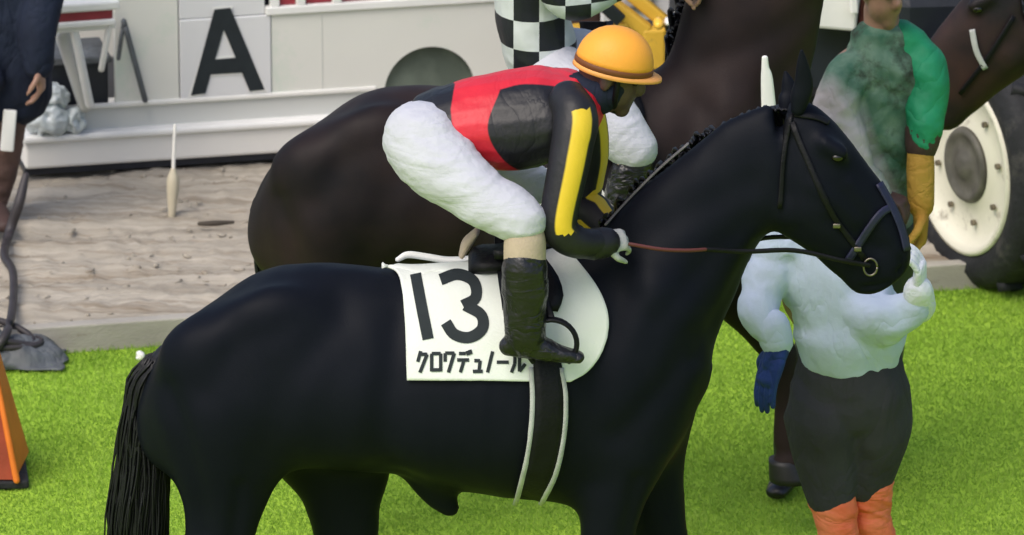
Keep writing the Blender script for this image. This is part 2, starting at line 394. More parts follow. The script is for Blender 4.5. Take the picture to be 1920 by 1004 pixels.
# kerb: boards end to end
kerb = bpy.data.objects.new('kerb', None); COL.objects.link(kerb); kerb.location = (K0.x, K0.y, 0); tag(kerb, kind='structure')
x = -2.2
for i in range(-6, 12):
    if i == -6: x = -2.2-6*1.36
    ln = 1.35+.12*math.sin(i*2.3); bm = bmesh.new(); c = Vector((K0.x, K0.y, 0))+EX*(x-K0.x+2+ln/2-1.7)+EY*.028
    box(bm, (c.x, c.y, .05+.004*math.sin(i*5)), (ln-.008, .055, .105), rz=YAW+.004*math.sin(i*3), bev=.006)
    bm_obj('board', bm, M['kerb'], kerb, smooth=False); x += ln

# ================================================================== HORSES
TORSO = [(248, 752, 812, .05), (268, 700, 860, .11), (300, 650, 885, .16), (345, 604, 895, .205), (400, 561, 895, .24), (455, 516, 890, .26), (505, 495, 880, .272),
         (570, 486, 875, .275), (650, 489, 880, .27), (740, 496, 893, .275), (850, 493, 918, .295), (950, 484, 934, .30), (1050, 464, 940, .28), (1130, 446, 935, .25),
         (1200, 430, 905, .235), (1270, 440, 850, .20), (1310, 480, 760, .16), (1335, 540, 680, .09)]
NECK_ARCH = [((1085, 460), (1230, 900), .20), ((1130, 415), (1300, 770), .18), ((1185, 355), (1345, 640), .15), ((1250, 297), (1378, 560), .12), ((1320, 247), (1402, 500), .10), ((1390, 212), (1432, 445), .088), ((1450, 194), (1462, 425), .085)]
HEAD = [((1478, 190), (1452, 418), .085), ((1530, 203), (1488, 440), .10), ((1578, 250), (1522, 466), .105), ((1622, 305), (1553, 496), .085), ((1660, 358), (1578, 517), .068),
        ((1690, 412), (1594, 536), .062), ((1706, 460), (1610, 548), .062), ((1708, 495), (1638, 550), .055), ((1697, 516), (1662, 540), .03)]
LEG_REAR_NEAR = ([(450, 660), (435, 780), (424, 880), (417, 950), (404, 1020), (352, 1100), (345, 1180), (330, 1290), (322, 1345), (340, 1385), (352, 1415)],
                 [(.12, .25), (.135, .235), (.115, .18), (.09, .132), (.075, .105), (.05, .07), (.038, .046), (.032, .04), (.038, .047), (.034, .04), (.05, .06)], -.13)
LEG_REAR_FAR = ([(550, 690), (600, 800), (636, 880), (645, 945), (648, 1010), (622, 1100), (634, 1180), (640, 1290), (646, 1340), (668, 1380), (684, 1408)],
                [(.12, .20), (.13, .20), (.11, .175), (.09, .12), (.07, .10), (.05, .07), (.038, .046), (.032, .04), (.038, .047), (.034, .04), (.05, .06)], .14)
LEG_FORE_NEAR = ([(1190, 700), (1175, 820), (1152, 920), (1138, 1000), (1128, 1100), (1124, 1150), (1120, 1230), (1118, 1320), (1122, 1350), (1140, 1390), (1152, 1418)],
                 [(.09, .17), (.10, .15), (.09, .12), (.07, .085), (.05, .06), (.042, .05), (.03, .036), (.034, .042), (.036, .044), (.032, .038), (.05, .06)], -.13)
LEG_FORE_FAR = ([(1215, 700), (1215, 800), (1218, 890), (1238, 990), (1268, 1090), (1280, 1130), (1290, 1200), (1300, 1280), (1306, 1310), (1326, 1340), (1338, 1362)],
                [(.09, .17), (.10, .14), (.09, .11), (.07, .085), (.05, .06), (.042, .05), (.03, .036), (.034, .042), (.036, .044), (.032, .038), (.05, .06)], .13)
I4 = Matrix.Identity(4)
TANP = math.tan(PHI)
def curve_pts(pl, n):
    """resample polyline to n points by length (smoothed)"""
    s = [np.array(p, float) for p in pl]; d = catmull(s, 8) if len(s) > 2 else catmull(s, 8)
    L_ = [0]
    for a, b_ in zip(d[:-1], d[1:]): L_.append(L_[-1]+np.linalg.norm(b_-a))
    out = []
    for k in range(n):
        t = L_[-1]*k/(n-1); i = max(0, min(len(d)-2, int(np.searchsorted(L_, t)-1)))
        f = (t-L_[i])/max(1e-9, L_[i+1]-L_[i]); out.append(d[i]+(d[i+1]-d[i])*f)
    return out

GROOVES = [([(1165, 520), (1120, 640), (1100, 760), (1110, 860)], .016, 34), ([(1300, 600), (1240, 690), (1160, 770)], .013, 28), ([(752, 560), (735, 680), (722, 790), (745, 870)], .020, 38),
           ([(318, 690), (352, 790), (372, 880), (380, 960)], .014, 24), ([(640, 560), (560, 640), (500, 760), (480, 880)], .009, 36), ([(560, 560), (455, 600), (390, 680)], .008, 30),
           ([(690, 850), (800, 882), (920, 905)], .010, 20), ([(1310, 640), (1375, 540), (1425, 455)], .012, 20), ([(1180, 430), (1290, 380), (1400, 330)], .008, 30), ([(1230, 560), (1320, 470), (1400, 400)], .007, 24),
           ([(1040, 560), (1060, 700), (1050, 840)], .007, 24), ([(1195, 860), (1180, 940), (1165, 1010)], .010, 16), ([(450, 870), (440, 950), (430, 1020)], .010, 16),
           ([(1555, 395), (1600, 430), (1645, 455)], .008, 14), ([(1590, 330), (1640, 400), (1680, 455)], -.006, 12), ([(1520, 330), (1560, 360), (1600, 400)], -.006, 12), ([(1478, 250), (1470, 330), (1490, 410)], .010, 14),
           ([(1664, 520), (1640, 528), (1618, 530)], .010, 6), ([(1688, 478), (1694, 490), (1686, 500)], .014, 7)] + [([(800+34*i, 600), (782+34*i, 740), (790+34*i, 870)], .0012, 12) for i in range(7)]
def pair_rings(sec, n=28, k=.12):
    """sections given by an upper and a lower outline point and a half width"""
    d = catmull([np.array([*P(*a), *P(*b_), w]) for a, b_, w in sec], 4); rings = []
    for s in d:
        A = Vector(s[:3]); B = Vector(s[3:6]); w = float(s[6]); c = (A+B)/2; h = (A-B)/2
        hl = h.length; corr = math.sqrt(max(.25, 1-(w*TANP/hl)**2)); h = h*corr
        rings.append([c+h*math.sin(2*math.pi*i/n)+Vector((0, w*math.cos(2*math.pi*i/n)*(1-k*math.sin(2*math.pi*i/n)), 0)) for i in range(n)])
    return rings

def horse(label, coat, neck=NECK_ARCH, head_shift=(0, 0), T=Matrix.Identity(4), lead=False, group=None, legs=None, bulge=True, tail_pts=None, eye_m='eye', voxel=.013, head_rot=0):
    cr0, sr0 = math.cos(R(head_rot)), math.sin(R(head_rot)); sx, sy = head_shift
    def hq(px, py):
        dx, dy = px-1465, py-305; return (1465+sx+dx*cr0-dy*sr0, 305+sy+dx*sr0+dy*cr0)
    def hp(px, py, Y=0): return P(*hq(px, py), Y)
    legs = legs or (LEG_REAR_NEAR, LEG_REAR_FAR, LEG_FORE_NEAR, LEG_FORE_FAR)
    base = T @ Vector(((760-960)/SC, 0, 0))
    root = thing('horse', label, 'horse', base, group)
    bm = bmesh.new()
    # trunk
    add_rings(bm, pair_rings([((x, t), (x, b_), w) for x, t, b_, w in TORSO], 32, .16))
    add_rings(bm, pair_rings(neck, 28, .22))
    hs = [(hq(a[0]+(a[0]-b_[0])*.03, a[1]+(a[1]-b_[1])*.03), hq(b_[0]+(b_[0]-a[0])*.05, b_[1]+(b_[1]-a[1])*.05), w) for a, b_, w in HEAD]
    add_rings(bm, pair_rings(hs, 28, .05))
    for pts, rads, Y in legs:
        chain(bm, [P(*p, Y) for p in pts], rads, n=18, ref=(0, 1, 0), sub=4)
    # muscle masses
    for (px, py, Y, r) in [(1230, 640, -.13, (.14, .085, .26)), (1230, 640, .13, (.14, .085, .26)), (520, 660, -.15, (.22, .10, .22)), (520, 660, .15, (.22, .10, .22)), (362, 712, 0, (.125, .15, .14)), (420, 660, -.1, (.15, .12, .16)), (420, 660, .1, (.15, .12, .16)),
                           (340, 750, -.09, (.10, .09, .19)), (340, 750, .09, (.10, .09, .19)), (1155, 770, -.17, (.13, .08, .16)),
                           (1285, 690, -.07, (.085, .08, .13)), (1285, 690, .07, (.085, .08, .13))]:
        ball(bm, P(px, py, Y), r)
    chain(bm, [P(795, 895), P(825, 930), P(846, 952)], [.07, .055, .04])
    # cheek, brow and nostril
    for s in (-1, 1):
        ball(bm, hp(1505, 385, s*.06), (.08, .045, .08))
        ball(bm, hp(1685, 490, s*.042), (.035, .022, .03))
        chain(bm, [hp(1545, 268, s*.080), hp(1580, 288, s*.086)], [.026, .022])
    me = bake(bm, voxel, 12)
    co = verts_of(me).astype(float); ed = np.empty(len(me.edges)*2, np.int32); me.edges.foreach_get('vertices', ed); ed = ed.reshape(-1, 2)
    wgt = np.clip((co[:, 2]-.72)/.15, 0, 1)*np.clip((.62-co[:, 0])/.12, 0, 1); cnt = np.bincount(ed.ravel(), minlength=len(co))[:, None]
    for _ in range(60):
        acc = np.zeros_like(co)
        for ax in range(3):
            acc[:, ax] = np.bincount(ed[:, 0], co[ed[:, 1], ax], len(co))+np.bincount(ed[:, 1], co[ed[:, 0], ax], len(co))
        co += (acc/cnt-co)*(.6*wgt)[:, None]
    set_verts(me, co); no = normals_of(me)
    d = np.array([.006*noise.noise(Vector((c[0]*5, c[1]*5, c[2]*5)))+.003*noise.noise(Vector((c[0]*14, c[1]*14, c[2]*9))) for c in co])
    set_verts(me, co+no*d[:, None])
    co = verts_of(me).astype(float); no = normals_of(me); qx = 960+co[:, 0]*SC; qy = 1430-co[:, 2]*605; dd = np.zeros(len(co))
    for pl, dep, wd in GROOVES:
        pp = curve_pts(pl, 24); best = np.full(len(co), 1e9)
        for a_, b2 in zip(pp[:-1], pp[1:]):
            e_ = b2-a_; t_ = np.clip(((qx-a_[0])*e_[0]+(qy-a_[1])*e_[1])/(e_@e_), 0, 1)
            best = np.minimum(best, (qx-a_[0]-e_[0]*t_)**2+(qy-a_[1]-e_[1]*t_)**2)
        dd -= dep*np.exp(-best/(wd*wd))
    set_verts(me, co+no*(dd*np.clip(np.abs(no[:, 1])*1.4, 0, 1))[:, None])
    bvh_local = BVHTree.FromPolygons([v.co.copy() for v in me.vertices], [p.vertices[:] for p in me.polygons])
    def fin(m_): m_.transform(T); (m_.flip_normals() if T.determinant() < 0 else None); m_.update(); return m_
    link('body', fin(me), coat, root)
    # ears
    for s in (-1, 1):
        bm = bmesh.new(); ep = hp(1496+(0 if s < 0 else -22), 205, s*.05)
        tip = hp(1503+(0 if s < 0 else -30), 96+(0 if s < 0 else 40), s*.07)
        mid = ep.lerp(tip, .45)+Vector((.012, 0, 0))
        chain(bm, [ep, ep.lerp(mid, .5), mid, mid.lerp(tip, .6), tip], [(.02, .022), (.02, .030), (.014, .028), (.01, .017), (.004, .005)], n=14)
        m2 = bpy.data.meshes.new('ear'); bmesh.ops.recalc_face_normals(bm, faces=bm.faces[:]); bm.to_mesh(m2); bm.free()
        link('ear', fin(m2), coat, root)
        bm = bmesh.new(); ball(bm, hp(1570, 296, s*.096), (.017, .010, .013)); m2 = bpy.data.meshes.new('eye'); bm.to_mesh(m2); bm.free()
        link('eye', fin(m2), M[eye_m], root)
    for pts, rads, Y in legs:
        bm = bmesh.new(); a = P(*pts[-1], Y); g = Vector((a.x+.015, a.y, a.z-.055)); lift = a.z-.055
        rings = []
        for z, r, dx in ((.075, .047, -.012), (.06, .052, -.006), (.02, .062, .006), (0, .066, .012)):
            rings.append([Vector((a.x+dx+r*1.08*math.cos(t*math.pi/9), a.y+r*math.sin(t*math.pi/9), max(.004, lift-.02)+z)) for t in range(18)])
        add_rings(bm, rings); m2 = bpy.data.meshes.new('hoof'); bmesh.ops.recalc_face_normals(bm, faces=bm.faces[:]); bm.to_mesh(m2); bm.free()
        link('hoof', fin(m2), M['hoof'], root)
    # tail: strands
    rnd = random.Random(3); bm = bmesh.new()
    tp = tail_pts or [(312, 668), (282, 725), (272, 820), (264, 920), (256, 1040), (250, 1180)]
    tw = [.05, .062, .068, .078, .085, .045]
    for k in range(900):
        a = rnd.uniform(0, 2*math.pi); q = math.sqrt(rnd.random()); pts = []; ll = rnd.uniform(.8, 1.05)
        for (px, py), w in zip(tp, tw):
            c = P(px, tp[0][1]+(py-tp[0][1])*ll, 0.01)
            pts.append(c+Vector((math.cos(a)*w*q+rnd.gauss(0, .007), math.sin(a)*w*q*.8+rnd.gauss(0, .007), 0)))
        chain(bm, pts, [.0055, .005, .0042, .0036, .0028, .001], n=3, sub=3, round_ends=False)
    chain(bm, [P(px, py, .01) for px, py in tp], [w*.72 for w in tw], n=14, sub=4)
    m2 = bpy.data.meshes.new('tail'); bm.to_mesh(m2); bm.free(); link('tail', fin(m2), M['hair'], root)
    # mane: short locks lying on the far side of the crest
    bm = bmesh.new(); cr = [P(*a, 0) for a, b_, w in neck[1:]]+[hp(1470, 192, 0)]; cr = [Vector(v[:3]) for v in catmull([np.array(c) for c in cr], 10)]
    for i, c in enumerate(cr):
        for s in range(2):
            y = rnd.uniform(.012, .04); l = rnd.uniform(.09, .15)
            c0 = c+Vector((rnd.uniform(-.02, .02), y, -.030)); c1 = c0+Vector((rnd.uniform(-.015, .02), l*.4, -.004-l*.1)); c2 = c1+Vector((rnd.uniform(-.02, .03), l*.2, -l*.85))
            chain(bm, [c0, c1, c2], [.001, .010, .002], n=5, sub=3, round_ends=False)
    for i in range(14):   # forelock
        c0 = hp(1490+rnd.uniform(-8, 14), 200, rnd.uniform(-.03, .03)); c2 = hp(1572+rnd.uniform(-25, 10), 262, rnd.uniform(-.04, .04)); c1 = c0.lerp(c2, .5)+Vector((.006, 0, .01))
        chain(bm, [c0, c1, c2], [.008, .009, .002], n=5, sub=3, round_ends=False)
    m2 = bpy.data.meshes.new('mane'); bm.to_mesh(m2); bm.free(); link('mane', fin(m2), M['hair'], root)
    return root, bvh_local

h1, bvh1 = horse('black racehorse with the number 13 saddle cloth, nearest the camera', M['coat_black'])
NECK_UP = [((1085, 460), (1230, 900), .20), ((1112, 400), (1300, 770), .18), ((1130, 320), (1352, 640), .155), ((1165, 230), (1388, 500), .13), ((1230, 130), (1412, 370), .11), ((1310, 50), (1432, 270), .098), ((1370, 5), (1455, 215), .09)]
T2 = Matrix.Translation((.27, 1.7, .045))
def moved(leg, k0, pts): return (list(leg[0][:k0])+pts, leg[1], leg[2])
LEGS2 = (moved(LEG_REAR_NEAR, 3, [(460, 950), (462, 1010), (448, 1100), (455, 1180), (455, 1290), (450, 1345), (460, 1385), (470, 1415)]),
         moved(LEG_REAR_FAR, 3, [(540, 955), (480, 1020), (420, 1100), (428, 1180), (432, 1290), (430, 1345), (440, 1385), (450, 1415)]),
         moved(LEG_FORE_NEAR, 3, [(1110, 1000), (1075, 1100), (1066, 1150), (1050, 1230), (1035, 1320), (1035, 1350), (1048, 1390), (1060, 1418)]),
         moved(LEG_FORE_FAR, 2, [(1240, 890), (1282, 950), (1332, 1025), (1342, 1060), (1345, 1110), (1346, 1180), (1346, 1205), (1348, 1225), (1350, 1240)]))
h2, bvh2 = horse('dark bay racehorse walking just behind the black horse, its head above the frame', M['coat_bay'], neck=NECK_UP, head_shift=(-65, -215), head_rot=-50, T=T2, bulge=False, legs=LEGS2, tail_pts=[(325, 690), (305, 760), (318, 850), (335, 950), (350, 1050), (360, 1180)])
NECK_LOW = [((1085, 460), (1230, 900), .20), ((1140, 440), (1300, 790), .18), ((1210, 440), (1350, 730), .15), ((1290, 455), (1395, 700), .12), ((1380, 480), (1440, 700), .10), ((1470, 508), (1480, 735), .088)]
T3 = Matrix.Translation((2.585, 3.25, .05)) @ Matrix.Diagonal((-1, 1, 1, 1))
h3, bvh3 = horse('brown horse with lowered head at the right edge, in front of the tractor wheel', M['coat_brown'], neck=NECK_LOW, head_shift=(30, 318), T=T3, bulge=False)

# ------------------------------------------------------------------ tack
def flank(px, py, bvh, off):
    """point on the horse's near flank seen at that spot, lifted off the coat"""
    d = ray(px, py); hit, nrm, _, _ = bvh.ray_cast(CAM, d)
    if hit is None: return None
    return hit+nrm*off

# rows of the saddle cloth from the spine down: left and right ends
CL_L = curve_pts([(716, 506), (744, 516), (756, 560), (763, 630), (766, 713)], 40)
CL_R = curve_pts([(1020, 455), (1060, 470), (1100, 510), (1130, 560), (1141, 610), (1128, 660), (1100, 695), (1068, 715)], 40)
CL_T = curve_pts([(716, 506), (800, 500), (900, 492), (970, 480), (1020, 457)], 60)
def cloth_uv(u, v):
    i = v*39; i0 = min(38, int(i)); f = i-i0
    a = CL_L[i0]*(1-f)+CL_L[i0+1]*f; b_ = CL_R[i0]*(1-f)+CL_R[i0+1]*f
    p = a*(1-u)+b_*u
    j = u*59; j0 = min(58, int(j)); g = j-j0; top = CL_T[j0]*(1-g)+CL_T[j0+1]*g
    lin = CL_T[0]*(1-u)+CL_T[-1]*u
    return p+(top-lin)*(1-v)**3
def cloth_mesh(bvh, off=.011):
    NU, NV = 64, 40; grid = []
    for j in range(NV, -1, -1):
        row = []
        for i in range(NU+1):
            p = cloth_uv(i/NU, j/NV); w = flank(p[0], p[1]+(4 if j == 0 else 0), bvh, off)
            k = 0
            while w is None and k < 60: k += 1; w = flank(p[0], p[1]+1.2*k, bvh, off)
            row.append(w)
        grid.append(row)
    # over the spine and down the far side (mirror image)
    n0 = len(grid); topz = grid[-1]
    full = [list(r) for r in grid]
    mid = [Vector((p.x, 0, p.z+.012)) for p in topz]; full.append(mid)
    for r in reversed(grid): full.append([Vector((p.x, -p.y, p.z)) for p in r])
    # light smoothing along the rows, a little slack
    bm = bmesh.new(); vr = []
    for j, r in enumerate(full):
        vr.append([bm.verts.new(p+Vector((0, -.004*noise.noise(Vector((p.x*7, p.z*9, 0)))-.002, 0)) if j < n0 else p) for p in r])
    for a, b_ in zip(vr[:-1], vr[1:]):
        for i in range(NU): bm.faces.new((a[i], a[i+1], b_[i+1], b_[i]))
    for _ in range(4): bmesh.ops.smooth_vert(bm, verts=[v for v in bm.verts if not v.is_boundary], factor=.5, use_axis_x=True, use_axis_y=True, use_axis_z=True)
    return bm
def solid(o, t, off=-1):
    md = o.modifiers.new('thickness', 'SOLIDIFY'); md.thickness = t; md.offset = off; return o

bm = cloth_mesh(bvh1)
bmesh.ops.recalc_face_normals(bm, faces=bm.faces[:])
bvhc = BVHTree.FromBMesh(bm)
cl1 = bm_obj('saddle_cloth', bm, M['cloth']); solid(cl1, .006, 0)
tag(cl1, 'white saddle cloth with black 13 on the black horse', 'saddle cloth', 'saddle cloths on the racehorses')

def stroke(bm, pts, w, bvh, off, square=True, nper=10, round_=False):
    """a flat printed stroke lying on the cloth; pts in picture units"""
    d = curve_pts(pts, max(4, int(sum(math.dist(a, b_) for a, b_ in zip(pts[:-1], pts[1:]))/5)+3)) if round_ else \
        [np.array(pts[0])+(np.array(pts[1])-np.array(pts[0]))*k/8 for k in range(9)]
    rows = []
    for i, c in enumerate(d):
        t = d[min(i+1, len(d)-1)]-d[max(i-1, 0)]; t = t/max(1e-6, np.linalg.norm(t)); nn = np.array([-t[1], t[0]])
        row = []
        for k in (-1, -.5, 0, .5, 1):
            p = c+nn*w/2*k; dd = ray(*p); hit, nr, _, _ = bvh.ray_cast(CAM, dd)
            if hit is None: return
            if nr.dot(dd) > 0: nr = -nr
            row.append(bm.verts.new(hit+nr*off))
        rows.append(row)
    for a, b_ in zip(rows[:-1], rows[1:]):
        for k in range(4): bm.faces.new((a[k], a[k+1], b_[k+1], b_[k]))
def glyph(name, strokes, w, bvh, parent, off=.0048, label=None):
    bm = bmesh.new()
    for j, s in enumerate(strokes): stroke(bm, s[0], s[2] if len(s) > 2 else w, bvh, off+.0004*j, round_=s[1])
    o = bm_obj(name, bm, M['ink'], parent, smooth=False); solid(o, .0006, 1)
    if label: o['label'] = label
    return o
glyph('numeral', [([(779, 516), (803, 637)], False, 21)], 21, bvhc, cl1)
glyph('numeral', [([(826, 527), (858, 517), (888, 530), (892, 560), (868, 575)], True), ([(872, 574), (902, 592), (904, 618), (880, 634), (852, 628), (836, 606)], True)], 21, bvhc, cl1)
# katakana line: strokes on a unit cell (x right, y down)
KANA = [[[(.35, 0), (.12, .5)], [(.3, .15), (.85, .15)], [(.85, .15), (.3, 1)]],
        [[(.15, .12), (.15, .95)], [(.15, .12), (.85, .12)], [(.85, .12), (.85, .95)], [(.15, .88), (.85, .88)]],
        [[(.15, .1), (.15, .5)], [(.15, .1), (.85, .1)], [(.85, .1), (.4, 1)]],
        [[(.15, .12), (.62, .12)], [(.02, .42), (.85, .42)], [(.5, .42), (.25, 1)], [(.72, 0), (.8, .2)], [(.9, -.05), (.98, .15)]],
        [[(.2, .45), (.7, .45)], [(.7, .45), (.6, .95)], [(.08, .95), (.92, .95)]],
        [[(.78, .02), (.3, 1)]],
        [[(.08, .52), (.92, .52)]],
        [[(.3, .05), (.28, .6)], [(.28, .6), (.05, 1)], [(.6, 0), (.6, .95)], [(.6, .95), (.98, .6)]]]
x = 781
for ch, wd in zip(KANA, (24, 24, 24, 27, 22, 20, 27, 28)):
    y0 = 659; hh = 40
    glyph('letter', [([(x+a*wd, y0+b_*hh) for a, b_ in s], False) for s in ch], 6.4, bvhc, cl1); x += wd+1.2

# second saddle cloth: same cut, moved to the second horse
me2 = cl1.data.copy(); me2.transform(Matrix.Translation((.20, 1.695, 0)))
cl2 = link('saddle_cloth', me2); solid(cl2, .006, 0)
tag(cl2, 'white saddle cloth half hidden behind the orange-capped jockey', 'saddle cloth', 'saddle cloths on the racehorses')

def strap_on(bm, pts, w, bvh, off, T=None, nper=14, pieces=4):
    d = curve_pts(pts, nper); rows = []
    for i, c in enumerate(d):
        t = d[min(i+1, len(d)-1)]-d[max(i-1, 0)]; t = t/max(1e-6, np.linalg.norm(t)); nn = np.array([-t[1], t[0]]); row = []
        for k in range(pieces+1):
            p = c+nn*w*(k/pieces-.5); q = flank(p[0], p[1], bvh, off); row.append(q)
        if any(q is None for q in row): continue
        rows.append([bm.verts.new(q) for q in row])
    for a, b_ in zip(rows[:-1], rows[1:]):
        for k in range(pieces): bm.faces.new((a[k], a[k+1], b_[k+1], b_[k]))

# racing saddle with girth and stirrups
def make_saddle(label, T, bvh):
    root = thing('racing_saddle', label, 'saddle', T @ Vector((0, 0, 1.5)))
    def out(name, bm, m, sd=0):
        bmesh.ops.recalc_face_normals(bm, faces=bm.faces[:]); me = bpy.data.meshes.new(name); bm.to_mesh(me); bm.free(); me.transform(T)
        o = link(name, me, m, root); 
        if sd: solid(o, sd, 0)
        return o
    bm = bmesh.new()   # seat: thin shell, raised at both ends
    rings = []
    for (px, py, w) in [(878, 488, .05), (886, 478, .08), (905, 474, .10), (935, 473, .10), (975, 462, .085), (1003, 446, .06), (1012, 440, .03)]:
        c = P(px, py, 0); rings.append([c+Vector((0, w*math.cos(t*math.pi/6), -.02+.035*math.sin(t*math.pi/6))) for t in range(12)])
    add_rings(bm, rings); out('seat', bm, M['leather'])
    for s in (-1, 1):
        bm = bmesh.new(); grid = []
        for j in range(9):
            v = j/8; row = []
            for i in range(7):
                u = i/6; px = 925+u*(70+50*math.sin(v*math.pi*.75))+v*18; py = 470+v*118
                q = flank(px, py, bvh, .028) or P(px, py, -.28)
                row.append(bm.verts.new((q.x, q.y if s < 0 else -q.y, q.z)))
            grid.append(row)
        for a, b_ in zip(grid[:-1], grid[1:]):
            for i in range(6): bm.faces.new((a[i], a[i+1], b_[i+1], b_[i]))
        out('flap', bm, M['leather'], .008)
    # white-edged pad showing behind the seat
    bm = bmesh.new(); pts = [P(746, 487, .12), P(765, 478, .14), P(800, 482, .15), P(840, 488, .15), P(885, 486, .14), P(902, 476, .13)]
    chain(bm, pts, [.008, .011, .011, .011, .012, .009], n=8, sub=5); out('pad_edge', bm, M['white_paint'])
    bm = bmesh.new(); chain(bm, [P(866, 478, .06), P(876, 456, .06), P(893, 436, .05)], [(.03, .010), (.04, .016), (.03, .010)], n=10); out('cantle', bm, M['stocking'])
    # girth
    bm = bmesh.new(); strap_on(bm, [(1022, 655), (1027, 720), (1026, 780), (1018, 840), (1004, 900), (992, 934)], 52, bvh, .02, nper=24); out('girth', bm, M['leather'], .006)
    for k, (dx) in enumerate((-30, 29)):
        bm = bmesh.new(); strap_on(bm, [(1022+dx*.95, 690), (1027+dx, 740), (1024+dx, 800), (1014+dx, 860), (1000+dx*.9, 910), (990+dx*.8, 934)], 9, bvh, .022, nper=24, pieces=2); out('girth_edge', bm, M['webbing'], .004)
    return root, out
sad1, _ = make_saddle('small black racing saddle under the orange-capped jockey', I4, bvh1)
sad2, _ = make_saddle('black racing saddle under the jockey in checked silks', T2, bvh1)

def stirrup(root, c, T=I4):
    bm = bmesh.new(); pts = []
    for k in range(13):
        a = math.pi*(-.25+1.5*k/12); pts.append(c+Vector((.075*math.cos(a), .0, .02+.075*math.sin(a))))
    chain(bm, pts, [(.016, .008)]*13, n=8, ref=(0, 1, 0), sub=2)
    bm2 = bm; me = bpy.data.meshes.new('stirrup'); bmesh.ops.recalc_face_normals(bm2, faces=bm2.faces[:]); bm2.to_mesh(me); bm2.free(); me.transform(T); link('stirrup', me, M['leather'], root)

# bridle of the black horse
br = thing('bridle', 'dark bridle with blue noseband and reins on the black horse', 'bridle', P(1600, 450, 0))
def band(name, pts, w, m, bvh=bvh1, off=.007, parent=br, T=None):
    bm = bmesh.new(); strap_on(bm, pts, w, bvh, off, nper=16, pieces=3); o = bm_obj(name, bm, m, parent); solid(o, .005, 0); return o
band('cheek_strap', [(1478, 210), (1510, 290), (1560, 400), (1625, 490)], 11, M['leather'])
band('throat_strap', [(1484, 215), (1468, 300), (1462, 390)], 9, M['leather'])
band('brow_band', [(1490, 215), (1530, 222), (1552, 232)], 10, M['leather'])
band('noseband', [(1588, 490), (1620, 440), (1650, 400), (1672, 388)], 14, M['blue_band'])
band('nose_strap', [(1645, 345), (1668, 385), (1686, 425), (1698, 470)], 12, M['blue_band'])
bm = bmesh.new(); c = flank(1632, 498, bvh1, .012)
pts = [c+Vector((.020*math.cos(k*math.pi/6), 0, .026*math.sin(k*math.pi/6))) for k in range(13)]
chain(bm, pts, [.0035]*13, n=8, sub=2, round_ends=False); bm_obj('bit_ring', bm, M['steel'], br)
for (px, py) in ((1566, 422), (1606, 465)):
    bm = bmesh.new(); c = flank(px, py, bvh1, .012); box(bm, c, (.022, .006, .014), bev=.002); bm_obj('buckle', bm, M['steel'], br)
for nm, pts, r_, m_ in (('rein', [P(1180, 458, -.21), P(1240, 468, -.205), P(1290, 470, -.19), P(1324, 468, -.17)], (.0035, .006), 'red_strap'),
                        ('rein', [P(1322, 468, -.17), P(1400, 472, -.13), P(1490, 470, -.11), P(1575, 488, -.10), P(1630, 498, -.075)], (.0035, .0075), 'leather'),
                        ('rein', [P(1380, 458, .08), P(1450, 445, .12), P(1530, 450, .11), P(1600, 475, .08)], (.0035, .0075), 'leather')):
    bm = bmesh.new(); chain(bm, pts, [r_]*len(pts), n=8, sub=5); bm_obj(nm, bm, M[m_], br)
bm = bmesh.new()
pts = [P(1135, 455, -.13), P(1150, 405, -.10), P(1190, 352, -.06), P(1240, 300, -.02), P(1290, 262, .0)]
pts = [flank(px, py, bvh1, .010) or P(px, py, 0) for px, py in ((1140, 425), (1162, 392), (1195, 357), (1240, 313), (1290, 270))]
chain(bm, pts, [(.009, .004)]*5, n=8, sub=5); bm_obj('rein', bm, M['grey_strap'], br)

# bridle of the dark bay horse (mostly above the picture), with the white lead strap hanging from it
br2 = thing('bridle', 'bridle with hanging white lead strap on the dark bay horse', 'bridle', P(1437, 60, 1.5))
bm = bmesh.new(); pts = [P(1434, 108, 1.5), P(1435, 128, 1.5), P(1438, 150, 1.5), P(1443, 230, 1.5)]
chain(bm, pts, [(.006, .010), (.006, .013), (.006, .020), (.006, .026)], n=10, sub=4); bm_obj('lead_strap', bm, M['white_paint'], br2)
br3 = thing('bridle', 'dark bridle with pale strap on the brown horse at the right edge', 'bridle', P(1830, 100, 3.1))
def band3(name, pts, w, m, parent):
    bm = bmesh.new(); T3i = T3.inverted(); bm_ = bm; d = curve_pts(pts, 14); rows = []
    for i, c in enumerate(d):
        t = d[min(i+1, 13)]-d[max(i-1, 0)]; t = t/max(1e-6, np.linalg.norm(t)); nn = np.array([-t[1], t[0]]); row = []
        for k in range(4):
            p = c+nn*w*(k/3-.5); o_ = T3i @ CAM; dd = (T3i.to_3x3() @ ray(*p)); hit, nr, _, _ = bvh3.ray_cast(o_, dd.normalized())
            row.append(None if hit is None else T3 @ (hit+nr*.008))
        if any(q is None for q in row): continue
        rows.append([bm.verts.new(q) for q in row])
    for a, b_ in zip(rows[:-1], rows[1:]):
        for k in range(3): bm.faces.new((a[k], a[k+1], b_[k+1], b_[k]))
    solid(bm_obj(name, bm, m, parent), .005, 0)
band3('noseband', [(1824, 55), (1832, 95), (1848, 128)], 10, M['webbing'], br3)
band3('cheek_strap', [(1900, 30), (1850, 110), (1800, 175)], 8, M['leather'], br3)

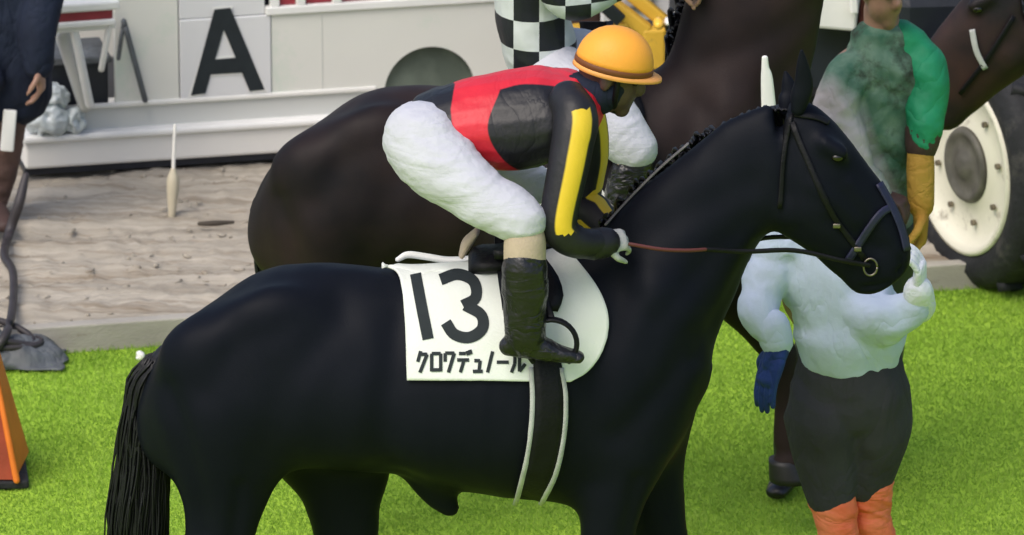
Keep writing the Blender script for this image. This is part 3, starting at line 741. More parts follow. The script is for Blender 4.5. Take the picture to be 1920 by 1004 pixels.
# ================================================================== PEOPLE
def head_on(bm, c, fwd, s=1.0):
    """skull, jaw, nose, brow, ears and lips, facing fwd"""
    f = Vector(fwd).normalized(); side = Vector((0, 0, 1)).cross(f); side.normalize(); up = f.cross(side)
    rot = Matrix((f, side, up)).transposed()
    def q(a, b_, h): return Vector(c)+f*(a*s)+side*(b_*s)+up*(h*s)
    ball(bm, q(-.012, 0, .03), (.098*s, .077*s, .095*s), rot=rot)
    ball(bm, q(.028, 0, -.035), (.062*s, .058*s, .075*s), rot=rot)
    chain(bm, [q(.03, 0, -.06), q(.062, 0, -.088)], [.04*s, .026*s], n=12)
    chain(bm, [q(.078, 0, .022), q(.098, 0, -.012), q(.09, 0, -.026)], [.012*s, .015*s, .013*s], n=10)
    chain(bm, [q(.076, -.03, .03), q(.082, .03, .03)], [.013*s, .013*s], n=10)
    for h in (-.052, -.064): chain(bm, [q(.074, -.02, h), q(.082, 0, h), q(.074, .02, h)], [.006*s, .008*s, .006*s], n=8)
    for b_ in (-1, 1): ball(bm, q(-.005, b_*.078, -.002), (.02*s, .008*s, .032*s), rot=rot)
    return q
def fingers(bm, wrist, d, palm_n, s=1.0, curl=.9):
    """palm, four unequal bent fingers and a thumb leaving the side of the palm"""
    d = Vector(d).normalized(); n_ = Vector(palm_n); n_ = (n_-d*n_.dot(d)).normalized(); sd_ = d.cross(n_)
    w = Vector(wrist)
    chain(bm, [w-d*.02*s, w+d*.03*s, w+d*.085*s], [(.026*s, .02*s), (.041*s, .02*s), (.042*s, .016*s)], n=14, ref=sd_)
    for k, (off, ln) in enumerate(zip((-.031, -.0105, .0105, .031), (.072, .082, .078, .06))):
        p = w+d*(.082*s)+sd_*(off*s); pts = [p-d*.02*s, p]; ang = .25*curl
        for seg in (.45, .32, .25):
            ang += .62*curl; v = d*math.cos(ang)+n_*math.sin(ang); p = p+v*(ln*seg*s); pts.append(p)
        chain(bm, pts, [.0095*s, .0098*s, .0092*s, .0085*s, .0072*s], n=9, sub=3)
    p = w+d*(.028*s)-sd_*(.034*s); v1 = (d*.65-sd_*.7+n_*.35).normalized(); v2 = (d*.85-sd_*.15+n_*.65).normalized()
    chain(bm, [p, p+v1*.035*s, p+v1*.035*s+v2*.03*s, p+v1*.035*s+v2*.055*s], [.013*s, .012*s, .0105*s, .008*s], n=9, sub=3)
def cl_mesh(chains, voxel=.0085, sm=3, grow=0.0):
    bm = bmesh.new()
    for ch in chains:
        pts, rads, ref = ch[0], ch[1], ch[2] if len(ch) > 2 else (0, 1, 0)
        rr = [tuple(x+grow for x in (r if isinstance(r, (tuple, list)) else (r, r))) for r in rads]
        chain(bm, pts, rr, n=20, ref=ref, sub=5)
    return bake(bm, voxel, sm)
def boot(bm, ankle, toe_dir, s=1.0, sole=True):
    a = Vector(ankle); t = Vector(toe_dir).normalized(); up = Vector((0, 0, 1))
    chain(bm, [a-t*.045*s-up*.035*s, a+t*.02*s-up*.03*s, a+t*.10*s-up*.045*s, a+t*.17*s-up*.052*s], [(.036*s, .036*s), (.04*s, .042*s), (.043*s, .032*s), (.036*s, .024*s)], n=16, ref=t.cross(up))
    chain(bm, [a+up*.02, a-up*.03*s], [.045*s, .042*s], n=14)

# ---- jockey on the black horse
def px_plane(me):
    co = verts_of(me).astype(float); v = np.stack([co[:, 0], -np.abs(co[:, 1])-CAM.y, co[:, 2]-CAM.z], 1)
    dep = v[:, 1]*FWD.y+v[:, 2]*FWD.z; return 960+v[:, 0]/dep*DIST*SC, 502-(v[:, 1]*UPV.y+v[:, 2]*UPV.z)/dep*DIST*SC
j1 = thing('person', 'jockey in orange cap, red and black silks and white breeches, bent over the black horse', 'person', P(900, 460, 0), 'jockeys')
torso = ([P(792, 262), P(835, 240), P(885, 228), P(960, 226), P(1030, 212), P(1068, 200)], [(.15, .10), (.16, .11), (.155, .115), (.17, .135), (.18, .125), (.165, .095)])
hipn, hipf = [P(792, 262, -.09), P(822, 303, -.15), P(890, 358, -.23), P(976, 414, -.30)], [P(792, 262, .09), P(835, 290, .18), P(905, 310, .27), P(985, 345, .33)]
thr = [.120, .113, .091, .080]
calfn = [P(982, 408, -.30), P(984, 450, -.315), P(984, 500, -.325), P(984, 570, -.325), P(985, 630, -.325)]
calff = [P(975, 350, .33), P(968, 400, .33), P(972, 460, .33), P(975, 520, .33), P(978, 580, .33)]
cr_ = [.054, .056, .056, .052, .046]
armn = [P(1068, 190, -.14), P(1080, 222, -.19), P(1068, 300, -.24), P(1048, 405, -.28), P(1056, 438, -.28)]
farn = [P(1056, 438, -.28), P(1085, 456, -.26), P(1126, 456, -.21)]
armf = [P(1068, 196, .15), P(1090, 220, .20), P(1100, 290, .22), P(1090, 370, .22)]
farf = [P(1090, 370, .22), P(1115, 400, .18), P(1140, 425, .14)]
hc = P(1146, 140, 0)
bm = bmesh.new()
chain(bm, [p for p in torso[0]], [(a-.03, b_-.03) for a, b_ in torso[1]], n=20); 
for a, r_ in ((hipn, [x-.025 for x in thr]), (hipf, [x-.025 for x in thr]), (calfn, [x-.008 for x in cr_]), (calff, [x-.008 for x in cr_])): chain(bm, a, r_)
chain(bm, armn+farn[1:], [.045, .05, .045, .04, .04, .036, .028]); chain(bm, armf+farf[1:], [.045, .05, .045, .04, .036, .028])
chain(bm, [P(1060, 195), P(1105, 175), P(1135, 150)], [.07, .055, .055])
fwd1 = Vector((.93, -.12, -.32)); qh = head_on(bm, hc, fwd1)
link('body', bake(bm, .007, 2), M['skin_shaded'], j1)
for s in (-1, 1):
    bm = bmesh.new(); ball(bm, qh(.074, s*.031, .012), .011); bm_obj('eye', bm, M['eye'], j1)
# breeches
me = cl_mesh([([P(792, 262), P(830, 242), P(868, 232)], [(.15, .105), (.16, .11), (.15, .10)]), (hipn, thr), (hipf, thr)], .008, 4)
folds(me, (.25, -.2, -.9), .045, .007, 3, cover=.1); folds(me, (.1, 0, 1), .022, .0045, 8); link('breeches', me, M['breeches'], j1)
# silks
me = cl_mesh([(torso[0][1:], [(a+.012, b_+.012) for a, b_ in torso[1][1:]])], .0075, 3)
wrinkle(me, .004, (7, 6, 9), 5, False); folds(me, (1, .3, -.3), .06, .018, 2)
X, Y_ = px_plane(me); BLK = [(938, 168), (985, 158), (1060, 166), (1092, 190), (1100, 240), (1045, 305), (985, 322), (940, 296), (914, 240)]; BLK = [tuple(p) for p in catmull([np.array(p, float) for p in BLK+BLK[:1]], 5)[:-1]]
BLK2 = [(760, 120), (856, 140), (845, 205), (856, 330), (700, 330)]
X = X-0; sd1 = in_poly_sd(X, Y_, BLK); sd2 = in_poly_sd(X, Y_, BLK2)
attr(me, 'patch', np.minimum(sd1, sd2)/SC); link('silks', me, M['silks'], j1)
# sleeves: black and yellow stripes running down the arm
def sleeve(pts, rads, ref, parent, s):
    bm = bmesh.new(); n = 24
    chain(bm, pts, rads, n=n, ref=ref, sub=8)
    bmesh.ops.recalc_face_normals(bm, faces=bm.faces[:])
    me = bpy.data.meshes.new('sleeve'); bm.to_mesh(me); bm.free()
    # longitudinal coordinate round the arm: stored as angle
    co = verts_of(me); ang = []
    P_ = [np.array(p) for p in catmull([np.array(p) for p in pts], 40)]
    for c in co:
        k = min(range(len(P_)), key=lambda i: ((P_[i]-c)**2).sum()); t = P_[min(k+1, len(P_)-1)]-P_[max(k-1, 0)]; t = t/np.linalg.norm(t)
        v = c-P_[k]; v = v-t*v.dot(t); yv = np.array([0, 1., 0]); yv = yv-t*yv.dot(t); yv /= np.linalg.norm(yv); xv = np.cross(t, yv)
        ang.append(math.atan2(v.dot(xv), v.dot(yv)))
    a = np.array(ang)
    if s < 0: attr(me, 'stripe', np.minimum(np.abs(((a-STR_N+math.pi) % (2*math.pi))-math.pi)-.48, np.abs(((a-STR_N+math.pi+math.pi) % (2*math.pi))-math.pi)-.5)*.06)
    else: attr(me, 'stripe', (np.abs(np.sin(a*1.5))-.5)*.06)
    st = np.empty(len(me.vertices), np.float32); me.attributes['stripe'].data.foreach_get('value', st)
    if s < 0: st = np.where((co[:, 2] < pts[-3][2]+.01) | (co[:, 2] > pts[0][2]+.012), .03, st); me.attributes['stripe'].data.foreach_set('value', st)
    folds(me, (.2, 0, 1), .06, .006, 2, ns=5)
    return link('sleeve', me, M['sleeve'], parent)
M['sleeve'] = mat('striped_sleeve', (.010, .010, .014), .5, .2, 10, .15, 60, .4); two_tone(M['sleeve'], 'stripe', (.74, .52, .03), .003)
STR_N = math.pi - .28
sleeve(armn+farn[1:], [.062, .066, .061, .055, .053, .047, .040], (0, 1, 0), j1, -1)
sleeve(armf+farf[1:], [.07, .07, .066, .062, .055, .045], (0, 1, 0), j1, 1)
for w_, d_ in ((farn[-1], (P(1190, 446, -.16)-farn[-1])), (farf[-1], (P(1178, 440, .08)-farf[-1]))):
    bm = bmesh.new(); fingers(bm, w_, d_, (0, .8, -.6), .86, .8); link('glove', bake(bm, .0045, 1), M['webbing'] if w_ is farn[-1] else M['leather'], j1)
    bm = bmesh.new(); dd = Vector(d_).normalized(); chain(bm, [w_-dd*.03, w_+dd*.015], [.047, .045], n=16, sub=2); bm_obj('cuff', bm, M['sleeve_black'], j1)
for ca, Ys in ((calfn, -1), (calff, 1)):
    me = cl_mesh([([ca[0]-Vector((-.004, 0, .02))]+ca[1:3], [.05, .061, .062])], .007, 2); link('stocking', me, M['stocking'], j1)
    bm = bmesh.new(); chain(bm, [ca[2]+Vector((0, 0, .005)), ca[2]-Vector((0, 0, .03)), ca[3], ca[4]], [.070, .070, .066, .060], n=20)
    boot(bm, ca[4], (1, 0, -.10), .90); boot(bm, ca[4]-Vector((.01, 0, .006)), (1, 0, -.10), .84); me = bake(bm, .006, 2); folds(me, (.1, 0, 1), .045, .007, 4, cover=.2, ns=6); link('boot', me, M['boot'], j1)
    stirrup(sad1, ca[4]+Vector((.075, 0, -.045)))
    bm = bmesh.new(); chain(bm, [ca[4]+Vector((.075, 0, .05)), ca[3]+Vector((.055, .045*(-Ys), .02)), Vector((ca[2].x+.03, -.2 if Ys < 0 else .2, ca[2].z+.1))], [(.004, .012)]*3, n=8); bm_obj('stirrup_leather', bm, M['leather'], sad1)
# cap
def cap(parent, c, fwd, s=1.0, m='cap', mb='capband', mp='cappeak'):
    f = Vector(fwd).normalized(); side = Vector((0, 0, 1)).cross(f).normalized(); up = f.cross(side)
    hel = None
    bm = bmesh.new(); rings = []; n = 36
    for k in range(11):
        a = math.pi/2*k/10; rr = math.cos(a)**.92 if k < 10 else .03; h = math.sin(a)
        rings.append([Vector(c)+f*((.128*rr*math.cos(2*math.pi*i/n)-.0)*s)+side*(.108*s*rr*math.sin(2*math.pi*i/n))+up*(.122*s*h) for i in range(n)])
    add_rings(bm, rings); bm_h = bm_obj('cap', bm, M[m], parent)
    bm = bmesh.new(); rings = []
    for h, g in ((.006, 1.005), (.004, 1.02), (-.012, 1.025), (-.014, 1.0)):
        rings.append([Vector(c)+f*(.128*g*s*math.cos(2*math.pi*i/n))+side*(.108*g*s*math.sin(2*math.pi*i/n))+up*(h*s) for i in range(n)])
    add_rings(bm, rings); bm_obj('cap_band', bm, M[mb], bm_h)
    bm = bmesh.new(); rings = []   # lower skirt and peak
    for h, g in ((-.012, 1.0), (-.018, 1.03), (-.028, 1.045), (-.030, .99)):
        rg = []
        for i in range(n):
            a = 2*math.pi*i/n; pk = max(0, math.cos(a))**3*.03*(1 if h < -.015 else 0)
            rg.append(Vector(c)+f*((.128*g*math.cos(a)+pk)*s)+side*(.108*g*s*math.sin(a))+up*(h*s))
        rings.append(rg)
    add_rings(bm, rings); bm_obj('cap_peak', bm, M[mp], bm_h)
    return bm_h
hc1 = cap(j1, P(1152, 118, 0), Vector((.96, -.06, -.20)), .90)
bm = bmesh.new(); chain(bm, [qh(.02, -.08, .04), qh(.035, -.07, -.04), qh(.045, -.02, -.10)], [(.004, .009)]*3, n=8); bm_obj('chin_strap', bm, M['leather'], hc1)
me = cl_mesh([([P(1050, 196), P(1092, 182), P(1126, 168), P(1140, 160)], [.085, .075, .072, .074])], .007, 2); link('face_shade_scarf', me, M['navy'], j1)  # dark scarf added high on the neck, standing in for shadow on the face

# ---- jockey in checked silks on the dark bay horse
Yb = 1.7
j2 = thing('person', 'jockey in black and white checked silks riding the dark bay horse', 'person', P(1060, 150, Yb), 'jockeys')
tor2 = ([P(1030, 150, Yb), P(1012, 90, Yb), P(998, 20, Yb), P(1000, -70, Yb), P(1020, -130, Yb)], [(.16, .12), (.15, .108), (.155, .105), (.17, .115), (.16, .09)])
th2 = [P(1040, 150, Yb-.09), P(1100, 190, Yb-.2), P(1150, 238, Yb-.27), P(1190, 280, Yb-.3)]
th2f = [p+Vector((0, 2*(Yb-p.y), .0)) for p in th2]
ca2 = [P(1190, 280, Yb-.3), P(1178, 330, Yb-.31), P(1160, 400, Yb-.31), P(1148, 440, Yb-.31)]
ca2f = [p+Vector((0, 2*(Yb-p.y), 0)) for p in ca2]
ar2 = [P(1015, -110, Yb-.2), P(1040, -40, Yb-.25), P(1075, 0, Yb-.25), P(1170, -30, Yb-.18), P(1260, -40, Yb-.12)]
ar2f = [p+Vector((0, 2*(Yb-p.y), 0)) for p in ar2]
hc2 = P(1045, -235, Yb)
bm = bmesh.new(); chain(bm, tor2[0], [(a-.03, b_-.03) for a, b_ in tor2[1]], n=18)
for a in (th2, th2f): chain(bm, a, [.09, .09, .08, .055])
for a in (ca2, ca2f): chain(bm, a, [.055, .052, .048, .04])
for a in (ar2, ar2f): chain(bm, a, [.05, .045, .042, .036, .03]); 
for a in (ar2, ar2f): fingers(bm, a[-1], Vector((1, 0, -.3)), (0, .3, -1), 1, 1.1)
chain(bm, [P(1018, -120, Yb), P(1032, -180, Yb), P(1040, -215, Yb)], [.065, .056, .056]); q2 = head_on(bm, hc2, (1, -.1, -.15))
link('body', bake(bm, .009, 2), M['skin'], j2)
me = cl_mesh([(tor2[0][1:], [(a+.014, b_+.014) for a, b_ in tor2[1][1:]]), (ar2[:4], [.072, .07, .066, .05]), (ar2f[:4], [.072, .07, .066, .05])], .0085, 3)
folds(me, (.4, 0, 1), .07, .010, 8)
mc = mat('checked_silks', (.62, .65, .68), .5, .06, 10, .15, 60, .4); N = mc.node_tree.nodes; L = mc.node_tree.links
old = N['Principled BSDF'].inputs['Base Color'].links[0].from_socket
gx = N.new('ShaderNodeTexCoord'); mp = N.new('ShaderNodeMapping'); s_ = 1/.081; zb = P(1000, 40, 1.55).z; mp.inputs['Scale'].default_value = (s_, .0001, 1/.0975); L.new(gx.outputs['Object'], mp.inputs[0])
mp.inputs['Location'].default_value = (-.06, .5, -zb/.0975)
ck = N.new('ShaderNodeTexChecker'); ck.inputs['Scale'].default_value = 1; ck.inputs[2].default_value = (.012, .013, .022, 1); L.new(mp.outputs[0], ck.inputs[0]); L.new(old, ck.inputs[1])
L.new(ck.outputs[0], N['Principled BSDF'].inputs['Base Color']); CHECK = mp
link('silks', me, mc, j2)
me = cl_mesh([([P(1040, 150, Yb), P(1016, 108, Yb)], [(.155, .115), (.15, .11)]), (th2, [.12, .115, .10, .075]), (th2f, [.12, .115, .10, .075])], .009, 3); folds(me, (.6, -.3, -.6), .06, .010, 6)
link('breeches', me, M['breeches'], j2)
for ca in (ca2, ca2f):
    bm = bmesh.new(); chain(bm, [ca[0]+Vector((0, 0, -.055))]+ca[1:], [.064, .062, .056, .05], n=18); boot(bm, ca[3], (1, 0, -.1)); me = bake(bm, .007, 2); wrinkle(me, .004, (20, 20, 30)); link('boot', me, M['boot'], j2)
    stirrup(sad2, ca[3]+Vector((.075, 0, -.045)))
cap(j2, hc2+Vector((0, 0, .02)), (1, 0, -.05), 1.0, 'white_paint', 'white_paint', 'white_paint')

# ---- groom in the pale blue shirt
Yg = .78
gr = thing('person', 'groom in pale blue shirt, charcoal trousers and orange boots holding the black horse', 'person', P(1590, 1180, Yg), 'grooms')
gr.location.z = 0
RX = (1, 0, 0)
gt = ([P(1592, 735, Yg), P(1590, 670, Yg), P(1576, 600, Yg), P(1535, 530, Yg), P(1490, 485, Yg)], [(.165, .125), (.158, .12), (.165, .118), (.165, .11), (.115, .085)])
al = [P(1456, 498, Yg-.02), P(1430, 532, Yg-.05), P(1422, 585, Yg-.12), P(1446, 628, Yg-.17)]
a_r = [P(1560, 535, Yg-.02), P(1612, 582, Yg-.08), P(1665, 596, Yg-.14), P(1706, 580, Yg-.16), P(1722, 556, Yg-.16)]
ll = [P(1556, 730, Yg), P(1545, 820, Yg-.01), P(1560, 900, Yg), P(1572, 1000, Yg), P(1580, 1140, Yg+.02)]; ll[-1].z = .10
lr = [P(1632, 730, Yg), P(1638, 810, Yg+.03), P(1630, 880, Yg+.06), P(1640, 1000, Yg+.10), P(1650, 1110, Yg+.14)]; lr[-1].z = .10
hg = P(1490, 372, Yg+.04)
bm = bmesh.new(); chain(bm, gt[0], [(a-.03, b_-.03) for a, b_ in gt[1]], ref=RX, n=18)
for a in (ll, lr): chain(bm, a, [.085, .075, .058, .052, .042])
chain(bm, al, [.05, .048, .042, .033]); chain(bm, a_r, [.05, .048, .042, .036, .03])
chain(bm, [P(1490, 490, Yg), P(1490, 440, Yg), P(1492, 410, Yg+.02)], [.07, .055, .055]); qg = head_on(bm, hg, (.95, .2, -.1))
link('body', bake(bm, .009, 2), M['skin'], gr)
bm = bmesh.new(); ball(bm, qg(-.02, 0, .05), (.105, .085, .085)); bm_obj('hair', bm, M['hair'], gr)
me = cl_mesh([([P(1590, 642, Yg), P(1590, 620, Yg), P(1582, 580, Yg), P(1548, 530, Yg), P(1492, 485, Yg)], [(.176, .15), (.183, .152), (.172, .135), (.155, .12), (.12, .09)], RX), (al, [.076, .074, .068, .048]), (a_r, [.080, .076, .072, .058, .046]), ([P(1600, 600, Yg-.05), P(1655, 612, Yg-.12)], [.09, .066]),
              ([P(1480, 500, Yg), P(1462, 460, Yg-.01), P(1466, 440, Yg)], [(.12, .085), (.095, .08), (.07, .065)], RX)], .0085, 3)
wrinkle(me, .006, (5, 5, 5), 11, False); folds(me, (.8, .2, .45), .06, .014, 11, cover=.1); folds(me, (-.4, 0, 1), .03, .008, 5)
X, Y_ = px_plane(me); co = verts_of(me); Y_ = 502-((co[:, 2]-ZC)*math.cos(PHI)+co[:, 1]*math.sin(PHI))*610
X = 960+co[:, 0]*610
s1 = np.maximum(np.abs(Y_-(446+(X-1460)*.05))-5.5, X-1560); s2 = np.maximum(np.abs(Y_-(470+(X-1460)*.02))-6.5, X-1560)
link('shirt', me, M['shirt'], gr)
me = cl_mesh([([P(1592, 650, Yg), P(1593, 700, Yg), P(1593, 745, Yg)], [(.150, .115), (.172, .138), (.172, .135)], RX), (ll[:2]+[P(1556, 925, Yg)], [.125, .118, .078]), (lr[:2]+[P(1628, 900, Yg+.06)], [.125, .118, .08])], .009, 4)
wrinkle(me, .006, (5, 5, 4), 2, False); folds(me, (.9, 0, .35), .08, .013, 7, ns=2.4); link('trousers', me, M['trousers'], gr)
for a, y0, yy in ((ll, 935, Yg), (lr, 895, Yg+.06)):
    bm = bmesh.new(); t0 = P(1560 if a is ll else 1632, y0, yy); chain(bm, [t0, t0.lerp(a[3], .5), a[3], a[4]], [.074, .072, .066, .056], n=18); boot(bm, a[4]-Vector((0, 0, .02)), (.75, .55, 0), 1.1)
    me = bake(bm, .0075, 2); folds(me, (.3, 0, 1), .05, .022, 5, cover=.2, ns=4); link('boot', me, M['orange'], gr)
bm = bmesh.new(); fingers(bm, a_r[-1]+Vector((.0, 0, .01)), P(1728, 470, Yg-.2)-a_r[-1], (-1, .2, .2), 1.12, .6); me = bake(bm, .0045, 1); link('glove', me, M['glove_white'], gr)
bm = bmesh.new(); dd = (P(1722, 470, Yg-.3)-a_r[-1]).normalized(); chain(bm, [a_r[-1]-dd*.05, a_r[-1]+dd*.03], [.054, .046]); bm_obj('cuff', bm, M['glove_white'], gr)
bm = bmesh.new(); w0 = P(1458, 652, Yg-.18); w1 = P(1420, 768, Yg-.22)
chain(bm, [P(1456, 618, Yg-.165), w0, w0.lerp(w1, .25)], [.034, .038, .034]); fingers(bm, w0, w1-w0, (.8, .55, .1), 1.25, .22); me = bake(bm, .005, 1); o = link('glove', me, M['glove_blue'], gr); o['label'] = 'blue left glove'
bm = bmesh.new(); chain(bm, [P(1448, 612, Yg-.16), P(1456, 640, Yg-.17)], [.054, .052]); bm_obj('cuff', bm, M['shirt'], gr)

# ---- handler in green behind the horse's head
Yh = 2.35
gp = thing('person', 'handler in mottled green jacket and long mustard glove leading the brown horse', 'person', P(1560, 900, Yh), 'grooms'); gp.location.z = 0
ht = ([P(1630, 430, Yh), P(1625, 340, Yh), P(1630, 230, Yh), P(1650, 130, Yh), P(1655, 85, Yh)], [(.16, .12), (.15, .115), (.175, .12), (.19, .115), (.13, .085)])
hl = [P(1600, 440, Yh), P(1540, 640, Yh), P(1492, 780, Yh), P(1484, 862, Yh)]; hl[-1].z = .10
hr = [P(1660, 440, Yh), P(1650, 640, Yh+.05), P(1630, 800, Yh+.1), P(1625, 880, Yh+.12)]; hr[-1].z = .10
ahl = [P(1592, 140, Yh-.06), P(1570, 195, Yh-.12), P(1588, 285, Yh-.17), P(1640, 365, Yh-.2)]
ahr = [P(1712, 100, Yh), P(1735, 130, Yh-.04), P(1738, 190, Yh-.08), P(1728, 260, Yh-.12), P(1724, 330, Yh-.14)]
hh_ = P(1652, -20, Yh-.02)
bm = bmesh.new(); chain(bm, ht[0], [(a-.03, b_-.03) for a, b_ in ht[1]], ref=RX, n=18)
for a in (hl, hr): chain(bm, a, [.085, .065, .05, .042])
chain(bm, ahl, [.05, .047, .042, .034]); chain(bm, ahr, [.05, .047, .044, .038, .034]); chain(bm, [P(1655, 90, Yh), P(1653, 45, Yh), P(1652, 15, Yh)], [.07, .06, .058])
q3 = head_on(bm, hh_, (.55, -.8, -.2)); link('body', bake(bm, .009, 2), M['skin'], gp)
for s in (-1, 1):
    bm = bmesh.new(); ball(bm, q3(.074, s*.031, .012), .011); bm_obj('eye', bm, M['eye'], gp)
bm = bmesh.new(); ball(bm, q3(-.02, 0, .055), (.105, .088, .08)); bm_obj('hair', bm, M['hair'], gp)
me = cl_mesh([([P(1632, 440, Yh), P(1628, 340, Yh), P(1640, 215, Yh), P(1660, 130, Yh), P(1658, 80, Yh)], [(.165, .13), (.16, .13), (.175, .13), (.18, .12), (.12, .09)], RX), (ahl, [.080, .082, .076, .060])], .009, 3)
co = verts_of(me); attr(me, 'pale', in_poly_sd(co[:, 0], co[:, 2], [(P(a, b_, Yh-.12).x, P(a, b_, Yh-.12).z) for a, b_ in ((1480, 165), (1560, 150), (1610, 190), (1640, 290), (1700, 420), (1480, 430))]))
folds(me, (.6, 0, .8), .07, .018, 3, cover=.1); folds(me, (-.6, 0, .8), .04, .009, 5); link('jacket', me, M['camo'], gp)
me = cl_mesh([([P(1690, 75, Yh)]+ahr[:4], [.07, .074, .074, .070, .060])], .009, 3); folds(me, (.5, 0, .8), .06, .014, 3, cover=.2); link('sleeve', me, M['green'], gp)
me = cl_mesh([([P(1630, 420, Yh), P(1630, 470, Yh)], [(.165, .13), (.16, .13)], RX), (hl, [.11, .085, .068, .06]), (hr, [.11, .085, .068, .06])], .01, 3); wrinkle(me, .007, (6, 6, 8), 1, False); link('trousers', me, M['dark_metal'], gp)
for a, t in ((hl, (-.3, -.9, 0)), (hr, (.2, -.9, 0))):
    bm = bmesh.new(); boot(bm, a[-1]-Vector((0, 0, .005)), t, 1.05); link('shoe', bake(bm, .008, 2), M['boot'], gp)
bm = bmesh.new(); chain(bm, [P(1726, 268, Yh-.12), P(1726, 320, Yh-.14), P(1727, 385, Yh-.15)], [.042, .047, .044]); fingers(bm, P(1727, 388, Yh-.15), Vector((0, -.1, -1)), (-1, 0, 0), 1.3, .7)
o = link('glove', bake(bm, .006, 2), M['glove_yellow'], gp); o['label'] = 'long mustard-yellow glove'
bm = bmesh.new(); chain(bm, [P(1732, 246, Yh-.11), P(1728, 272, Yh-.12)], [.062, .056]); bm_obj('cuff', bm, M['cuff'], gp)
bm = bmesh.new(); fingers(bm, ahl[-1], Vector((1, -.3, -.2)), (0, 0, -1), 1.1, 1); link('glove', bake(bm, .006, 1), M['cuff'], gp)
# ================================================================== VEHICLES AND BACKGROUND
# ---- white vehicle with the letter A; local frame: u along the side, w outwards to the camera, z up
V0 = G(40, 332, SAND_Z)
def vp(u, w, z): return V0+EX*u-EY*w+Vector((0, 0, z-V0.z+SAND_Z))
def vpix(px, py, w=0):
    """(u, z) on the vehicle's side seen at that picture point"""
    d = ray(px, py); n_ = EY; t = (V0-EY*w-CAM).dot(n_)/d.dot(n_); h = CAM+d*t
    return (h-V0).dot(EX), h.z-SAND_Z
van = thing('utility_vehicle', 'off-white service vehicle with a large black letter A on its side', 'vehicle', V0)
def vbox(name, p0, p1, w0, w1, m, parent=van, bev=.004, smooth=False):
    """p0/p1 = (u,z) corners; between outward offsets w0..w1"""
    bm = bmesh.new(); c = vp((p0[0]+p1[0])/2, (w0+w1)/2, (p0[1]+p1[1])/2)
    box(bm, c, (abs(p1[0]-p0[0]), abs(w1-w0), abs(p1[1]-p0[1])), rz=YAW, bev=bev); return bm_obj(name, bm, m, parent, smooth)
uL = vpix(216, 150)[0]; uA0 = vpix(337, 100)[0]; uA1 = vpix(508, 100)[0]; uR = vpix(1062, 100)[0]
zs = lambda px, py: vpix(px, py)[1]
z_skb, z_skt, z_gr = .035, zs(330, 240), zs(330, 192)
z_win = zs(600, 22); zt = z_win+.75
# side panel with a round wheel arch cut out
au, az = vpix(806, 172); ar = (zs(806, 88)-az)
bm = bmesh.new(); out = [(uA1+.002, z_gr), (au-ar, z_gr)] if az < z_gr else [(uA1+.002, z_gr)]
a0 = math.asin(max(-1, min(1, (z_gr-az)/ar))); n = 22
out = [(uA1+.003, z_gr)]+[(au-ar*math.cos(a0+(math.pi-2*a0)*k/n), az+ar*math.sin(a0+(math.pi-2*a0)*k/n)) for k in range(n+1)]+[(uR, z_gr), (uR, z_win), (uA1+.003, z_win)]
f = bm.faces.new([bm.verts.new(vp(u, .0, z)) for u, z in out]); g = bmesh.ops.extrude_face_region(bm, geom=[f])
bmesh.ops.translate(bm, verts=[v for v in g['geom'] if isinstance(v, bmesh.types.BMVert)], vec=EY*.03)
bm_obj('side_panel', bm, M['van'], van, smooth=False)
bm = bmesh.new(); f = bm.faces.new([bm.verts.new(vp(au-(ar+.01)*math.cos(math.pi*k/20), -.045, az-.02+(ar+.01)*math.sin(math.pi*k/20))) for k in range(21)]); g = bmesh.ops.extrude_face_region(bm, geom=[f]); bmesh.ops.translate(bm, verts=[v for v in g['geom'] if isinstance(v, bmesh.types.BMVert)], vec=EY*.01)
bm_obj('arch_reflection_plate', bm, M['arch_reflection'], van, smooth=False)  # plate across the arch: dark wheel well and its green reflection as colour
vbox('letter_panel', (uA0, z_gr+.002), (uA1, z_win), -.03, .006, M['van_panel'])
vbox('end_panel', (uL, z_gr+.002), (uA0-.004, zt), -.03, .0, M['van'])
vbox('lower_panel', (uL-.3, z_skt-.01), (au-ar-.02, z_gr-.003), -.06, -.006, M['van_grey'])
vbox('lower_panel', (au+ar+.02, z_skt-.01), (uR, z_gr-.003), -.06, -.006, M['van_grey'])
vbox('bead', (uL-.3, z_gr-.004), (au-ar-.03, z_gr+.014), -.01, .010, M['van_skirt'], bev=.005)
o = vbox('skirt', (vpix(45, 290)[0], z_skb), (uR, z_skt-.012), -.5, .03, M['van_skirt'], bev=.012)
vbox('skirt_lip', (vpix(38, 260)[0], z_skt-.013), (uR+.01, z_skt+.014), -.3, .05, M['white_paint'], bev=.009)
vbox('floor', (uL-.3, .02), (uR, .035), -1.4, .0, M['dark_metal'])
vbox('underside_shade_rail', (vpix(45, 300)[0], .006), (uR, .034), -.3, .012, M['dark_metal'])  # dark rail also stands in for the shadow under the vehicle
vbox('rear_wall', (uL, .04), (uR, zt), -1.45, -1.4, M['van'])
vbox('inner_wall', (uA0, .1), (uR-.02, z_win), -.5, -.45, M['dark_metal'])
vbox('end_wall', (uR-.03, z_gr), (uR-.002, zt), -1.4, -.031, M['van'])
vbox('roof', (uL-.1, zt), (uR, zt+.05), -1.45, .02, M['van_skirt'], bev=.015)
